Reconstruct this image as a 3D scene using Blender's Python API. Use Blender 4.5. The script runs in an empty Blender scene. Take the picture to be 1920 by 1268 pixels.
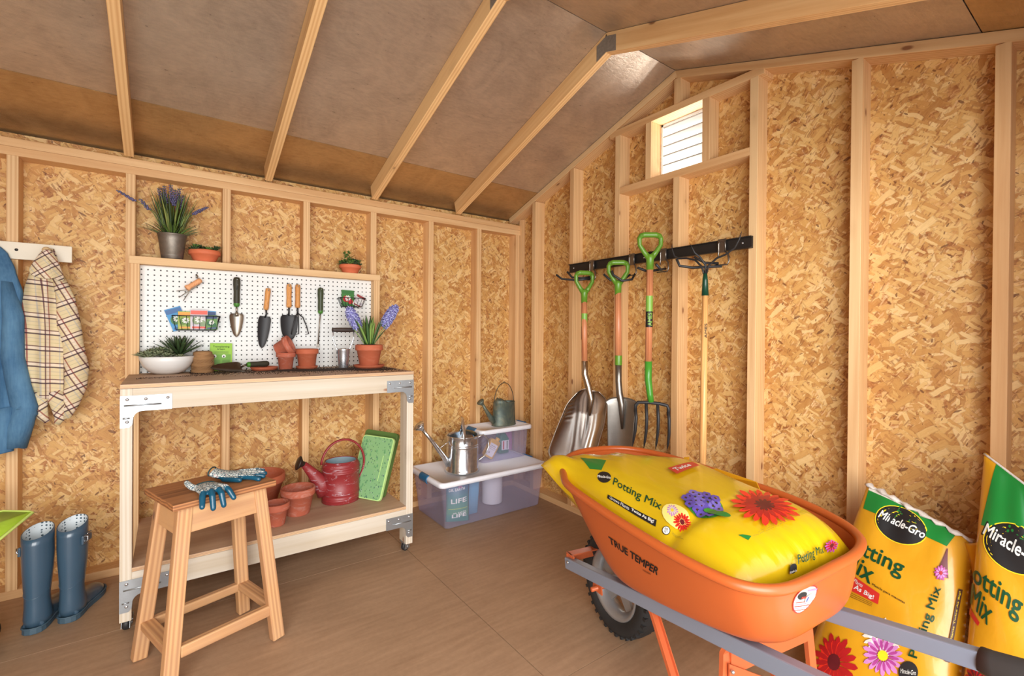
import bpy, bmesh, math, random
from mathutils import Vector, Matrix
random.seed(7)
PI = math.pi
SC = bpy.context.scene
COL = SC.collection

# ---------------- camera, world, lights, exposure ----------------
def cam_axes(yaw, pitch, roll):
    f = Vector((math.sin(yaw)*math.cos(pitch), math.cos(yaw)*math.cos(pitch), math.sin(pitch)))
    r = Vector((math.cos(yaw), -math.sin(yaw), 0)); u = r.cross(f)
    c, s = math.cos(roll), math.sin(roll)
    return c*r+s*u, -s*r+c*u, f
cd = bpy.data.cameras.new('camera'); cam = bpy.data.objects.new('camera', cd); COL.objects.link(cam)
r_, u_, f_ = cam_axes(.6301, -.0050, .0083)
cam.matrix_world = Matrix(((r_.x, u_.x, -f_.x, -2.187), (r_.y, u_.y, -f_.y, -2.9837), (r_.z, u_.z, -f_.z, 1.2065), (0, 0, 0, 1)))
cd.sensor_width = 36; cd.lens = 883.9/1920*36; cd.shift_y = -7.95/1920; cd.clip_start = .02
SC.camera = cam
w = bpy.data.worlds.new('sky'); SC.world = w; w.use_nodes = True
w.node_tree.nodes['Background'].inputs[0].default_value = (.86, .93, 1, 1)
w.node_tree.nodes['Background'].inputs[1].default_value = 2.2
def area(name, loc, rot, sx, sy, power, color):
    l = bpy.data.lights.new(name, 'AREA'); l.shape = 'RECTANGLE'; l.size = sx; l.size_y = sy
    l.energy = power; l.color = color
    o = bpy.data.objects.new(name, l); COL.objects.link(o); o.location = loc; o.rotation_euler = rot
    return o
area('daylight_doorway', (-3.1, -5.1, 1.6), (math.radians(84), 0, math.radians(-16)), 3.8, 3.0, 340, (1, .965, .92))
area('daylight_vent', (.42, -1.452, 2.02), (0, math.radians(128), 0), .34, .34, 20, (1, .98, .95))
SC.view_settings.view_transform = 'Standard'; SC.view_settings.look = 'None'
SC.view_settings.gamma = 1; SC.view_settings.exposure = -0.03
SC.cycles.max_bounces = 10; SC.cycles.diffuse_bounces = 6; SC.cycles.transparent_max_bounces = 12
SC.cycles.sample_clamp_indirect = 6; SC.cycles.caustics_reflective = False; SC.cycles.caustics_refractive = False

# ---------------- helpers ----------------
def rgb(h):   # sRGB 0..255 -> linear
    return tuple(((c/255)/12.92 if c/255 <= .04045 else ((c/255+.055)/1.055)**2.4) for c in h) + (1,)
class N:
    def __init__(s, name):
        s.m = bpy.data.materials.new(name); s.m.use_nodes = True; s.t = s.m.node_tree
        s.b = s.t.nodes['Principled BSDF']; s.out = s.t.nodes['Material Output']
    def n(s, typ, **kw):
        x = s.t.nodes.new('ShaderNode'+typ)
        for k, v in kw.items():
            if k[0] == '_': x.inputs[k[1:].replace('_', ' ')].default_value = v
            else: setattr(x, k, v)
        return x
    def l(s, a, b): s.t.links.new(a, b); return b
    def inp(s, sock, v):
        if hasattr(v, 'is_linked') or hasattr(v, 'links'): s.t.links.new(v, sock)
        else: sock.default_value = v
    def math(s, op, a, b=0., c=None, clamp=False):
        x = s.t.nodes.new('ShaderNodeMath'); x.operation = op; x.use_clamp = clamp
        s.inp(x.inputs[0], a); s.inp(x.inputs[1], b)
        if c is not None: s.inp(x.inputs[2], c)
        return x.outputs[0]
    def mix(s, f, a, b, blend='MIX'):
        x = s.t.nodes.new('ShaderNodeMix'); x.data_type = 'RGBA'; x.blend_type = blend
        s.inp(x.inputs[0], f); s.inp(x.inputs[6], a); s.inp(x.inputs[7], b)
        return x.outputs[2]
    def coord(s, kind='Object', scale=(1, 1, 1), rot=(0, 0, 0), loc=(0, 0, 0), src=None):
        if src is None: src = s.n('TexCoord').outputs[kind]
        m = s.n('Mapping'); s.l(src, m.inputs[0])
        m.inputs['Scale'].default_value = scale; m.inputs['Rotation'].default_value = rot; m.inputs['Location'].default_value = loc
        return m.outputs[0]
    def coord_t(s, src, ang, cell, loc):
        m = s.n('Mapping'); m.vector_type = 'TEXTURE'; s.l(src, m.inputs[0])
        m.inputs['Scale'].default_value = (cell[0], cell[1], 1); m.inputs['Rotation'].default_value = (0, 0, ang); m.inputs['Location'].default_value = (loc[0], loc[1], 0)
        return m.outputs[0]
    def noise(s, vec, scale, detail=4, rough=.55, dist=0):
        x = s.n('TexNoise'); s.l(vec, x.inputs['Vector']); x.inputs['Scale'].default_value = scale
        x.inputs['Detail'].default_value = detail; x.inputs['Roughness'].default_value = rough; x.inputs['Distortion'].default_value = dist
        return x.outputs['Fac']
    def ramp(s, f, stops):
        x = s.n('ValToRGB'); s.l(f, x.inputs[0]); e = x.color_ramp.elements
        while len(e) < len(stops): e.new(.5)
        for i, (p, c) in enumerate(stops): e[i].position = p; e[i].color = c if len(c) == 4 else tuple(c)+(1,)
        return x.outputs[0]
    def bump(s, h, strength=.2, dist=.01):
        x = s.n('Bump'); s.l(h, x.inputs['Height']); x.inputs['Strength'].default_value = strength; x.inputs['Distance'].default_value = dist
        s.l(x.outputs[0], s.b.inputs['Normal'])
    def set(s, color=None, rough=None, metal=None, **kw):
        if color is not None: s.inp(s.b.inputs['Base Color'], color)
        if rough is not None: s.inp(s.b.inputs['Roughness'], rough)
        if metal is not None: s.b.inputs['Metallic'].default_value = metal
        for k, v in kw.items(): s.b.inputs[k.replace('_', ' ')].default_value = v
        return s.m
_pc = {}
def plain(name, c, rough=.5, metal=0, var=.06, scale=12, bump=0, **kw):
    """procedural paint/plastic/metal: colour broken up by noise"""
    if name in _pc: return _pc[name]
    s = N(name); v = s.coord()
    f = s.noise(v, scale, 5)
    a = tuple(x*(1-var) for x in rgb(c)[:3])+(1,); b = tuple(min(1, x*(1+var)) for x in rgb(c)[:3])+(1,)
    s.set(s.mix(f, a, b), rough, metal, **kw)
    if bump: s.bump(s.noise(v, scale*6, 3), bump, .003)
    _pc[name] = s.m; return s.m

def lumber(name, light, dark, knot=(120, 66, 34), rough=.62, gs=1., knots=True, var=.5, grey=0):
    s = N(name); tc = s.n('TexCoord').outputs['Object']; oi = s.n('ObjectInfo')
    off = s.n('VectorMath', operation='SCALE'); s.l(oi.outputs['Random'], off.inputs['Scale']); off.inputs[0].default_value = (7.3, 3.1, 11.7)
    ad = s.n('VectorMath', operation='ADD'); s.l(tc, ad.inputs[0]); s.l(off.outputs[0], ad.inputs[1])
    v1 = s.coord(src=ad.outputs[0], scale=(22*gs, 22*gs, 1.1))
    v2 = s.coord(src=ad.outputs[0], scale=(90*gs, 90*gs, 3))
    big = s.noise(v1, 1, 3, .5, .9)
    wv = s.n('TexWave', wave_type='BANDS', bands_direction='X'); s.l(s.coord(src=ad.outputs[0], scale=(14*gs, 10*gs, .5)), wv.inputs['Vector'])
    wv.inputs['Scale'].default_value = 1.6; wv.inputs['Distortion'].default_value = 5; wv.inputs['Detail'].default_value = 2; wv.inputs['Detail Scale'].default_value = .9
    fine = s.noise(v2, 1.5, 4, .6)
    f = s.math('ADD', s.math('MULTIPLY', wv.outputs['Fac'], .4), s.math('ADD', s.math('MULTIPLY', big, .45), s.math('MULTIPLY', fine, .3)))
    c = s.ramp(f, [(.25, rgb(dark)), (.75, rgb(light))])
    hv = s.n('HueSaturation'); s.l(c, hv.inputs['Color'])
    s.l(s.math('ADD', s.math('MULTIPLY', oi.outputs['Random'], .22*var), 1-.11*var), hv.inputs['Value'])
    c = hv.outputs[0]
    if knots:
        vo = s.n('TexVoronoi', feature='F1'); s.l(s.coord(src=ad.outputs[0], scale=(5, 5, 2.2)), vo.inputs['Vector']); vo.inputs['Scale'].default_value = 1.7
        d = s.math('ADD', vo.outputs['Distance'], s.math('MULTIPLY', fine, .03))
        k = s.ramp(d, [(.06, (1, 1, 1)), (.10, (0, 0, 0))])
        k2 = s.ramp(d, [(.08, (1, 1, 1)), (.26, (0, 0, 0))])
        c = s.mix(s.math('MULTIPLY', k2, .28), c, rgb(tuple(int(q*.86) for q in dark)))
        c = s.mix(s.math('MULTIPLY', k, .85), c, rgb(knot))
    if grey: c = s.mix(s.math('MULTIPLY', s.noise(s.coord(src=ad.outputs[0]), 9, 4), grey), c, rgb((150, 138, 128)))
    s.set(c, rough); s.bump(fine, .12, .002)
    return s.m

def osb(name, axes, tone=1.):
    """oriented strand board: overlapping rectangular wood flakes at many angles"""
    s = N(name); sep = s.n('SeparateXYZ'); s.l(s.n('TexCoord').outputs['Object'], sep.inputs[0])
    cb = s.n('CombineXYZ'); s.l(sep.outputs[axes[0]], cb.inputs[0]); s.l(sep.outputs[axes[1]], cb.inputs[1]); P = cb.outputs[0]
    warp = s.n('TexNoise', noise_dimensions='2D'); s.l(P, warp.inputs['Vector']); warp.inputs['Scale'].default_value = 26; warp.inputs['Detail'].default_value = 4
    wa = s.n('VectorMath', operation='MULTIPLY_ADD'); s.l(warp.outputs['Color'], wa.inputs[0]); wa.inputs[1].default_value = (.013, .013, 0); s.l(P, wa.inputs[2])
    P2 = wa.outputs[0]
    base = s.noise(P, 55, 5, .65)
    c = s.ramp(base, [(.28, rgb((116, 66, 30))), (.5, rgb((170, 112, 58))), (.72, rgb((208, 156, 92)))])
    h = None
    pal = [(.0, rgb((148, 94, 44))), (.25, rgb((190, 137, 72))), (.5, rgb((211, 164, 94))), (.75, rgb((227, 189, 122))), (1, rgb((238, 208, 152)))]
    rnd = random.Random(5)
    def tc(ang, w, l):   # turn first, then stretch: w, l = flake cell width and length in metres
        return s.coord_t(P2, ang, (w, l), (rnd.random()*3, rnd.random()*3))
    LAY = [(.35, .060, .17, .46, 0), (1.05, .050, .14, .45, 0), (1.75, .056, .16, .44, 0), (2.4, .044, .13, .44, 0), (2.5, .010, .055, .40, 1), (3.0, .040, .13, .42, 0), (.7, .034, .12, .40, 0), (1.25, .011, .06, .38, 1),
           (2.05, .052, .16, .34, 0), (.1, .026, .10, .38, 0), (1.4, .030, .12, .36, 0), (2.75, .062, .19, .27, 0), (.55, .009, .05, .36, 1), (2.2, .020, .09, .34, 0), (.9, .046, .15, .25, 0)]
    for i, (ang, fw, fl, th, thin) in enumerate(LAY):
        v = s.n('TexVoronoi', voronoi_dimensions='2D', feature='F1', distance='CHEBYCHEV')
        s.l(tc(ang, fw, fl), v.inputs['Vector']); v.inputs['Scale'].default_value = 1; v.inputs['Randomness'].default_value = .9
        sc = s.n('SeparateColor'); s.l(v.outputs['Color'], sc.inputs[0])
        thr = s.math('MULTIPLY', s.math('ADD', s.math('MULTIPLY', sc.outputs[1], 1.1), .05), th)
        m = s.math('LESS_THAN', v.outputs['Distance'], thr)
        fib = s.noise(tc(ang, fw*.10 if not thin else fw*.4, fl*1.2), 1, 3, .6)
        if thin: fc = s.ramp(s.math('ADD', s.math('MULTIPLY', sc.outputs[0], .9), s.math('MULTIPLY', fib, .1)), [(0, rgb((112, 64, 30))), (.35, rgb((160, 102, 52))), (.7, rgb((214, 164, 104))), (1, rgb((242, 210, 160)))])
        else: fc = s.ramp(s.math('ADD', s.math('MULTIPLY', sc.outputs[0], .74), s.math('MULTIPLY', fib, .34)), pal)
        c = s.mix(s.math('MULTIPLY', m, .6 if thin else .86), c, fc)
        if not thin:
            edge = s.math('MULTIPLY', m, s.math('GREATER_THAN', v.outputs['Distance'], s.math('MULTIPLY', thr, .9)))
            c = s.mix(s.math('MULTIPLY', edge, .25), c, rgb((112, 66, 34)))  # thin shadow round each flake, painted into the colour
    # sparse dark bark slivers
    for ang, fw, fl, t0, k in ((1.1, .05, .16, .86, .8), (2.3, .03, .07, .84, 1.0), (.3, .022, .05, .84, 1.0)):
        v = s.n('TexVoronoi', voronoi_dimensions='2D', feature='F1')
        s.l(tc(ang, fw, fl), v.inputs['Vector']); v.inputs['Scale'].default_value = 1
        sc = s.n('SeparateColor'); s.l(v.outputs['Color'], sc.inputs[0])
        m = s.math('LESS_THAN', v.outputs['Distance'], s.math('MULTIPLY', s.math('SUBTRACT', sc.outputs[0], t0), k))
        c = s.mix(s.math('MULTIPLY', m, .8), c, rgb((98, 56, 32)))
    lo = s.noise(P, 2.2, 3)
    c = s.mix(s.math('MULTIPLY', lo, .18), c, rgb((176, 104, 50)))
    s.set(c, .58); s.bump(base, .15, .003)
    return s.m

# ---- mesh collector ----
class G:
    def __init__(s): s.v = []; s.f = []; s.m = []; s.uv = None; s.sm = []
    def add(s, vs, fs, mi=0, smooth=False, T=None):
        o = len(s.v)
        s.v += [tuple(T @ Vector(p)) if T is not None else tuple(p) for p in vs]
        for f in fs: s.f.append(tuple(i+o for i in f)); s.m.append(mi); s.sm.append(smooth)
        return s
    def box(s, lo, hi, mi=0, T=None):
        x0, y0, z0 = lo; x1, y1, z1 = hi
        return s.add([(x0, y0, z0), (x1, y0, z0), (x1, y1, z0), (x0, y1, z0), (x0, y0, z1), (x1, y0, z1), (x1, y1, z1), (x0, y1, z1)],
                     [(3, 2, 1, 0), (4, 5, 6, 7), (0, 1, 5, 4), (1, 2, 6, 5), (2, 3, 7, 6), (3, 0, 4, 7)], mi, False, T)
    def prism(s, poly, z0, z1, mi=0, T=None):   # poly in xy extruded along z
        n = len(poly)
        vs = [(x, y, z0) for x, y in poly]+[(x, y, z1) for x, y in poly]
        return s.add(vs, [tuple(range(n))[::-1], tuple(range(n, 2*n))]+[(i, (i+1) % n, n+(i+1) % n, n+i) for i in range(n)], mi, False, T)
    def loft(s, rings, mi=0, closed=True, caps=(False, False), smooth=True, T=None):
        n = len(rings[0]); vs = [p for r in rings for p in r]; fs = []
        for j in range(len(rings)-1):
            for i in range(n if closed else n-1):
                a = j*n+i; b = j*n+(i+1) % n
                fs.append((a, b, b+n, a+n))
        if caps[0]: fs.append(tuple(range(n))[::-1])
        if caps[1]: fs.append(tuple(range((len(rings)-1)*n, len(rings)*n)))
        return s.add(vs, fs, mi, smooth, T)
    def lathe(s, prof, n=32, mi=0, T=None, caps=(False, False), sx=1, sy=1, smooth=True):
        rings = [[(r*sx*math.cos(2*PI*i/n), r*sy*math.sin(2*PI*i/n), z) for i in range(n)] for r, z in prof]
        return s.loft(rings, mi, True, caps, smooth, T)
    def tube(s, pts, r, n=10, mi=0, T=None, closed=False, flat=1., up=None):
        pts = [Vector(p) for p in pts]; m = len(pts); rings = []; prev = None
        for i, p in enumerate(pts):
            if closed: d = pts[(i+1) % m]-pts[i-1]
            else: d = pts[min(i+1, m-1)]-pts[max(i-1, 0)]
            d.normalize()
            if up is not None: a = Vector(up)
            elif prev is not None: a = prev
            else: a = Vector((0, 0, 1)) if abs(d.z) < .9 else Vector((1, 0, 0))
            a = (a-d*a.dot(d)); a.normalize(); prev = a; b = d.cross(a)
            rr = r[i] if isinstance(r, (list, tuple)) else r
            rings.append([p+a*rr*math.cos(2*PI*k/n)+b*rr*flat*math.sin(2*PI*k/n) for k in range(n)])
        if closed: rings.append(rings[0])
        return s.loft(rings, mi, True, (not closed, not closed), True, T)
    def grid(s, fn, nu, nv, mi=0, smooth=True, T=None, flip=False):
        vs = [fn(i/nu, j/nv) for j in range(nv+1) for i in range(nu+1)]
        fs = [(j*(nu+1)+i, j*(nu+1)+i+1, (j+1)*(nu+1)+i+1, (j+1)*(nu+1)+i) for j in range(nv) for i in range(nu)]
        if flip: fs = [f[::-1] for f in fs]
        return s.add(vs, fs, mi, smooth, T)
    def ball(s, c, r, n=12, mi=0, T=None, sc=(1, 1, 1)):
        m = n//2
        return s.loft([[(c[0]+sc[0]*r*math.sin(PI*j/m)*math.cos(2*PI*i/n), c[1]+sc[1]*r*math.sin(PI*j/m)*math.sin(2*PI*i/n), c[2]-sc[2]*r*math.cos(PI*j/m)) for i in range(n)] for j in range(m+1)], mi, True, (False, False), True, T)
    def mesh(s, name, mats, merge=False):
        me = bpy.data.meshes.new(name); me.from_pydata(s.v, [], s.f)
        for m in mats: me.materials.append(m)
        me.polygons.foreach_set('material_index', s.m); me.polygons.foreach_set('use_smooth', s.sm)
        me.validate()
        bm = bmesh.new(); bm.from_mesh(me)
        bmesh.ops.remove_doubles(bm, verts=bm.verts, dist=1e-6)
        bmesh.ops.recalc_face_normals(bm, faces=bm.faces)
        bm.to_mesh(me); bm.free(); me.update()
        return me

WM = {}
def T3(x, y, z): return Matrix.Translation((x, y, z))
def RZ(a): return Matrix.Rotation(a, 4, 'Z')
def RX(a): return Matrix.Rotation(a, 4, 'X')
def RY(a): return Matrix.Rotation(a, 4, 'Y')
I4 = Matrix.Identity(4)
def frame(o, x, z):   # right-handed frame: local x along x, local z along z
    x = Vector(x).normalized(); z = Vector(z); z = (z-x*z.dot(x)).normalized(); y = z.cross(x)
    return Matrix(((x.x, y.x, z.x, o[0]), (x.y, y.y, z.y, o[1]), (x.z, y.z, z.z, o[2]), (0, 0, 0, 1)))
def put(o, parent, M):
    COL.objects.link(o)
    if parent is not None: o.parent = parent; o.matrix_basis = WM[parent.name].inverted() @ M
    else: o.matrix_basis = M
    WM[o.name] = M; return o
def tagit(o, label=None, cat=None, group=None, kind=None):
    if label: o['label'] = label
    if cat: o['category'] = cat
    if group: o['group'] = group
    if kind: o['kind'] = kind
    return o
def thing(name, label, cat, M=I4, group=None):
    if not isinstance(M, Matrix): M = T3(*M)
    return tagit(put(bpy.data.objects.new(name, None), None, M), label, cat, group)
def obj(name, g, mats, parent=None, M=None, label=None, cat=None, group=None, kind=None, bev=0, sub=0, solid=0):
    if M is None: M = WM[parent.name] if parent is not None else I4
    if not isinstance(M, Matrix): M = T3(*M)
    if not isinstance(mats, (list, tuple)): mats = [mats]
    o = bpy.data.objects.new(name, g.mesh(name, mats)); put(o, parent, M)
    if solid: m = o.modifiers.new('s', 'SOLIDIFY'); m.thickness = solid; m.offset = 0
    if bev: m = o.modifiers.new('b', 'BEVEL'); m.width = bev; m.segments = 2; m.limit_method = 'ANGLE'; m.angle_limit = .7
    if sub: m = o.modifiers.new('u', 'SUBSURF'); m.levels = sub; m.render_levels = sub
    return tagit(o, label, cat, group, kind)
def board(name, parent, p0, p1, wa, wb, side, mat, bev=.0015, label=None):
    """squared timber from p0 to p1 (centre line); wa = size along 'side', wb = size across"""
    p0 = Vector(p0); p1 = Vector(p1); d = (p1-p0); L = d.length
    dn = d.normalized(); sd = Vector(side); M = frame((p0+p1)/2, sd-dn*sd.dot(dn), d)
    g = G().box((-wa/2, -wb/2, -L/2), (wa/2, wb/2, L/2))
    return obj(name, g, mat, parent, M, label=label, bev=bev)
def copy_tree(o, M, parent=None, label=None, group=None):
    c = o.copy(); COL.objects.link(c)
    if parent is None: c.parent = None; c.matrix_basis = M; WM[c.name] = M
    else: c.parent = parent
    if label: c['label'] = label
    if group: c['group'] = group
    for ch in list(o.children): copy_tree(ch, None, c)
    return c

def textverts(s, size, font_off=0., sp=1.):
    cu = bpy.data.curves.new('t', 'FONT'); cu.body = s; cu.size = size;  cu.align_x = 'CENTER'; cu.align_y = 'CENTER'
    cu.resolution_u = 3; cu.space_character = sp
    o = bpy.data.objects.new('t', cu); COL.objects.link(o)
    dg = bpy.context.evaluated_depsgraph_get(); me = bpy.data.meshes.new_from_object(o.evaluated_get(dg))
    vs = [(v.co.x, v.co.y) for v in me.vertices]; fs = [tuple(p.vertices) for p in me.polygons]
    bpy.data.objects.remove(o); bpy.data.curves.remove(cu); bpy.data.meshes.remove(me)
    if font_off:   # heavier weight: overlay shifted copies of the plain glyphs
        v0, f0 = list(vs), list(fs); n = len(v0)
        for k, (dx, dy) in enumerate(((1, 0), (-1, 0), (0, 1), (0, -1))):
            vs += [(x+dx*font_off, y+dy*font_off) for x, y in v0]; fs += [tuple(i+n*(k+1) for i in f) for f in f0]
    return vs, fs
def split_fine(vs, fs, L):
    bm = bmesh.new(); bv = [bm.verts.new((x, y, 0)) for x, y in vs]
    for f in fs:
        try: bm.faces.new([bv[i] for i in f])
        except ValueError: pass
    for _ in range(5):
        bmesh.ops.triangulate(bm, faces=bm.faces)
        e = [e for e in bm.edges if e.calc_length() > L]
        if not e: break
        bmesh.ops.subdivide_edges(bm, edges=e, cuts=1)
    bmesh.ops.triangulate(bm, faces=bm.faces)
    bm.verts.ensure_lookup_table(); bm.verts.index_update()
    out = [(v.co.x, v.co.y) for v in bm.verts], [tuple(v.index for v in f.verts) for f in bm.faces]
    bm.free(); return out
def text_fit(s, off=0., sp=1., size=1.):
    """text scaled into the unit square 0..1 x 0..1"""
    vs, fs = textverts(s, size, off, sp)
    x0 = min(v[0] for v in vs); x1 = max(v[0] for v in vs); y0 = min(v[1] for v in vs); y1 = max(v[1] for v in vs)
    return [((x-x0)/(x1-x0), (y-y0)/(y1-y0)) for x, y in vs], fs
def disc2(n=24, r=1.): return [(.5+.5*r*math.cos(2*PI*i/n), .5+.5*r*math.sin(2*PI*i/n)) for i in range(n)], [tuple(range(n))]
def rect2(): return [(0, 0), (1, 0), (1, 1), (0, 1)], [(0, 1, 2, 3)]
def decal(g, surf, quad, shape, mi, lift=.0015, fine=.12):
    """lay a flat printed shape (unit square) onto surf(s,t)->(point, normal) inside a quad of (s,t) corners BL,BR,TR,TL"""
    vs, fs = split_fine(shape[0], shape[1], fine)
    out = []
    for x, y in vs:
        a = [quad[0][k]*(1-x)*(1-y)+quad[1][k]*x*(1-y)+quad[2][k]*x*y+quad[3][k]*(1-x)*y for k in (0, 1)]
        p, n = surf(a[0], a[1]); out.append(p+n*lift)
    g.add(out, fs, mi, True)
def with_normal(fn, sign=1):
    def f(s, t):
        e = 1e-3
        p = Vector(fn(s, t)); a = Vector(fn(s+e, t))-Vector(fn(s-e, t)); b = Vector(fn(s, t+e))-Vector(fn(s, t-e))
        n = a.cross(b)*sign
        if n.length > 0: n.normalize()
        return p, n
    return f
def petals(n=14, inner=.25, w=.9, wob=0.):
    """flower print: ring of pointed petals in the unit square"""
    vs = []; fs = []
    for i in range(n):
        a = 2*PI*i/n; h = PI/n*w; k = len(vs); R = .5*(1-wob*((i*7) % 5)/5)
        for rr, aa in ((inner*.5, a-h*.6), (R*.62, a-h), (R*.88, a-h*.62), (R, a), (R*.88, a+h*.62), (R*.62, a+h), (inner*.5, a+h*.6)):
            vs.append((.5+rr*math.cos(aa), .5+rr*math.sin(aa)))
        fs.append(tuple(range(k, k+7)))
    return vs, fs
# ---------------- room ----------------
STUD = lumber('stud_pine', (226, 188, 138), (200, 150, 98))
RAFT = lumber('rafter_pine', (240, 198, 140), (214, 160, 102))
PALE = lumber('bench_pine', (206, 196, 180), (190, 174, 150), knot=(150, 96, 64))
STOOLW = lumber('stool_wood', (208, 158, 104), (170, 116, 70), knot=(92, 50, 26), grey=.35)
SEATW = lumber('stool_seat_wood', (176, 118, 72), (104, 62, 36), knot=(70, 40, 24), gs=1.4)
ZR = 2.612; YR = -1.447; SL = .335
def zr(y): return ZR-SL*abs(y-YR)

def floor_mat():
    s = N('floor_board'); v = s.coord()
    a = s.noise(s.coord(scale=(3, 26, 1)), 1.5, 5, .6); b = s.noise(v, 3, 3); c2 = s.noise(v, 60, 3)
    f = s.math('ADD', s.math('MULTIPLY', a, .5), s.math('ADD', s.math('MULTIPLY', b, .35), s.math('MULTIPLY', c2, .2)))
    s.set(s.ramp(f, [(.3, rgb((148, 116, 88))), (.7, rgb((182, 148, 117)))]), .55); s.bump(c2, .08, .002); return s.m
def foil_mat(name, k, rg):
    s = N(name); v = s.coord()
    a = s.noise(v, 5, 6, .7, 1.2); b = s.noise(s.coord(scale=(1, 3, 3)), 26, 4, .7)
    wv = s.n('TexWave', wave_type='BANDS', bands_direction='X'); s.l(v, wv.inputs['Vector']); wv.inputs['Scale'].default_value = 90; wv.inputs['Distortion'].default_value = 3
    f = s.math('ADD', s.math('MULTIPLY', a, .6), s.math('MULTIPLY', b, .45))
    col = s.ramp(f, [(.3, rgb((176, 158, 140))), (.55, rgb((206, 188, 168))), (.8, rgb((228, 208, 186)))])
    hs = s.n('HueSaturation'); s.l(col, hs.inputs['Color']); hs.inputs['Saturation'].default_value = k; hs.inputs['Value'].default_value = rg; col = hs.outputs[0]
    s.set(col, s.math('ADD', s.math('MULTIPLY', b, .25), .20), .66)
    s.bump(s.math('ADD', s.math('MULTIPLY', wv.outputs['Fac'], .25), b), .35, .004); return s.m
FLOOR = floor_mat(); FOIL = foil_mat('foil_faced_roof_board', 1.0, 1.0); FOILG = foil_mat('golden_foil_roof_board', 1.9, .93)
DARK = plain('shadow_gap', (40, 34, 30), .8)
g = G().box((-3.75, -3.05, -.05), (.12, .12, -.004), 1)
e = .0015
for x0, x1, y0, y1 in [(-3.75, -1.12, -.545, .12), (-3.75, -1.12, -3.05, -.545), (-1.12, .12, -1.775, .12), (-1.12, .12, -3.05, -1.775)]:
    g.box((x0+e, y0+e, -.004), (x1-e, y1-e, 0), 0)
obj('floor', g, [FLOOR, plain('floor_joint', (96, 62, 42), .8)], kind='structure')

# back wall
g = G().box((-3.75, .089, 0), (.1, .102, 2.088))
wb_ = obj('wall_back', g, osb('strand_board_back', (0, 2)), kind='structure')
board('bottom_plate', wb_, (-3.7, .0445, .019), (.062, .0445, .019), .089, .038, (0, 1, 0), STUD)
board('top_plate', wb_, (-3.7, .0445, 1.985), (.062, .0445, 1.985), .089, .038, (0, 1, 0), STUD)
board('top_plate', wb_, (-3.7, .0445, 2.0235), (.062, .0445, 2.0235), .089, .0375, (0, 1, 0), STUD)
xs = [-2.764+i*.4064+.019 for i in range(-2, 6)]+[-.318, .038]
for x in xs: board('stud', wb_, (x, .0445, .038), (x, .0445, 1.966), .038, .089, (1, 0, 0), STUD)
# gable wall with the vent opening
VY0, VY1, VZ0, VZ1 = -1.609, -1.295, 2.076, 2.393
g = G()
def gp(poly): g.add([(.089, y, z) for y, z in poly]+[(.101, y, z) for y, z in poly],
    [tuple(range(len(poly))), tuple(range(len(poly), 2*len(poly)))[::-1]]+[(i, (i+1) % len(poly), len(poly)+(i+1) % len(poly), len(poly)+i) for i in range(len(poly))])
gp([(.1, 0), (.1, zr(.1)), (VY1, zr(VY1)), (VY1, 0)])
gp([(VY0, 0), (VY0, zr(VY0)), (-3.0, zr(-3.0)), (-3.0, 0)])
gp([(VY1, 0), (VY1, VZ0), (VY0, VZ0), (VY0, 0)])
gp([(VY1, VZ1), (VY1, zr(VY1)), (YR, ZR), (VY0, zr(VY0)), (VY0, VZ1)])
wr_ = obj('wall_right', g, osb('strand_board_gable', (1, 2)), kind='structure')
board('bottom_plate', wr_, (.0445, -.0, .019), (.0445, -2.894, .019), .089, .038, (1, 0, 0), STUD)
def rp(y): return zr(y)-.043
for a, b in (((.07), YR), (YR, -2.95)):
    d = Vector((0, b-a, zr(b)-zr(a))).normalized(); nn = Vector((0, d.z, -d.y)) if d.y > 0 else Vector((0, -d.z, d.y))
    if nn.z > 0: nn = -nn
    p0 = Vector((.0445, a, zr(a)))+nn*.0205; p1 = Vector((.0445, b, zr(b)))+nn*.0205
    q_ = Vector((-.0006 if a > YR else -.0003, 0, 0)); board('rafter_plate', wr_, p0+q_, p1+q_, .089, .038, (1, 0, 0), STUD)
for y, top in ((-.009, None), (-.247, None), (-.653, None), (-1.051, 2.393), (-1.871, 2.393), (-2.276, None), (-2.679, None)):
    x0 = .075 if y == -.009 else .0445
    t = top if top else rp(y)
    board('stud', wr_, (x0, y, .038), (x0, y, t), .089 if x0 < .05 else .028, .038, (1, 0, 0), STUD)
board('stud', wr_, (.0445, -1.46, .038), (.0445, -1.46, 2.038), .089, .038, (1, 0, 0), STUD)
board('stud', wr_, (.0445, -1.46, 2.431), (.0445, -1.46, rp(-1.46)), .089, .038, (1, 0, 0), STUD)
board('vent_header', wr_, (.0449, -.985, 2.412), (.0449, -1.915, 2.412), .089, .038, (1, 0, 0), STUD)
board('vent_sill', wr_, (.0445, -1.07, 2.057), (.0445, -1.852, 2.057), .089, .038, (1, 0, 0), STUD)
for y in (-1.276, -1.628): board('vent_jamb', wr_, (.0445, y, 2.076), (.0445, y, 2.393), .089, .038, (1, 0, 0), STUD)
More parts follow.
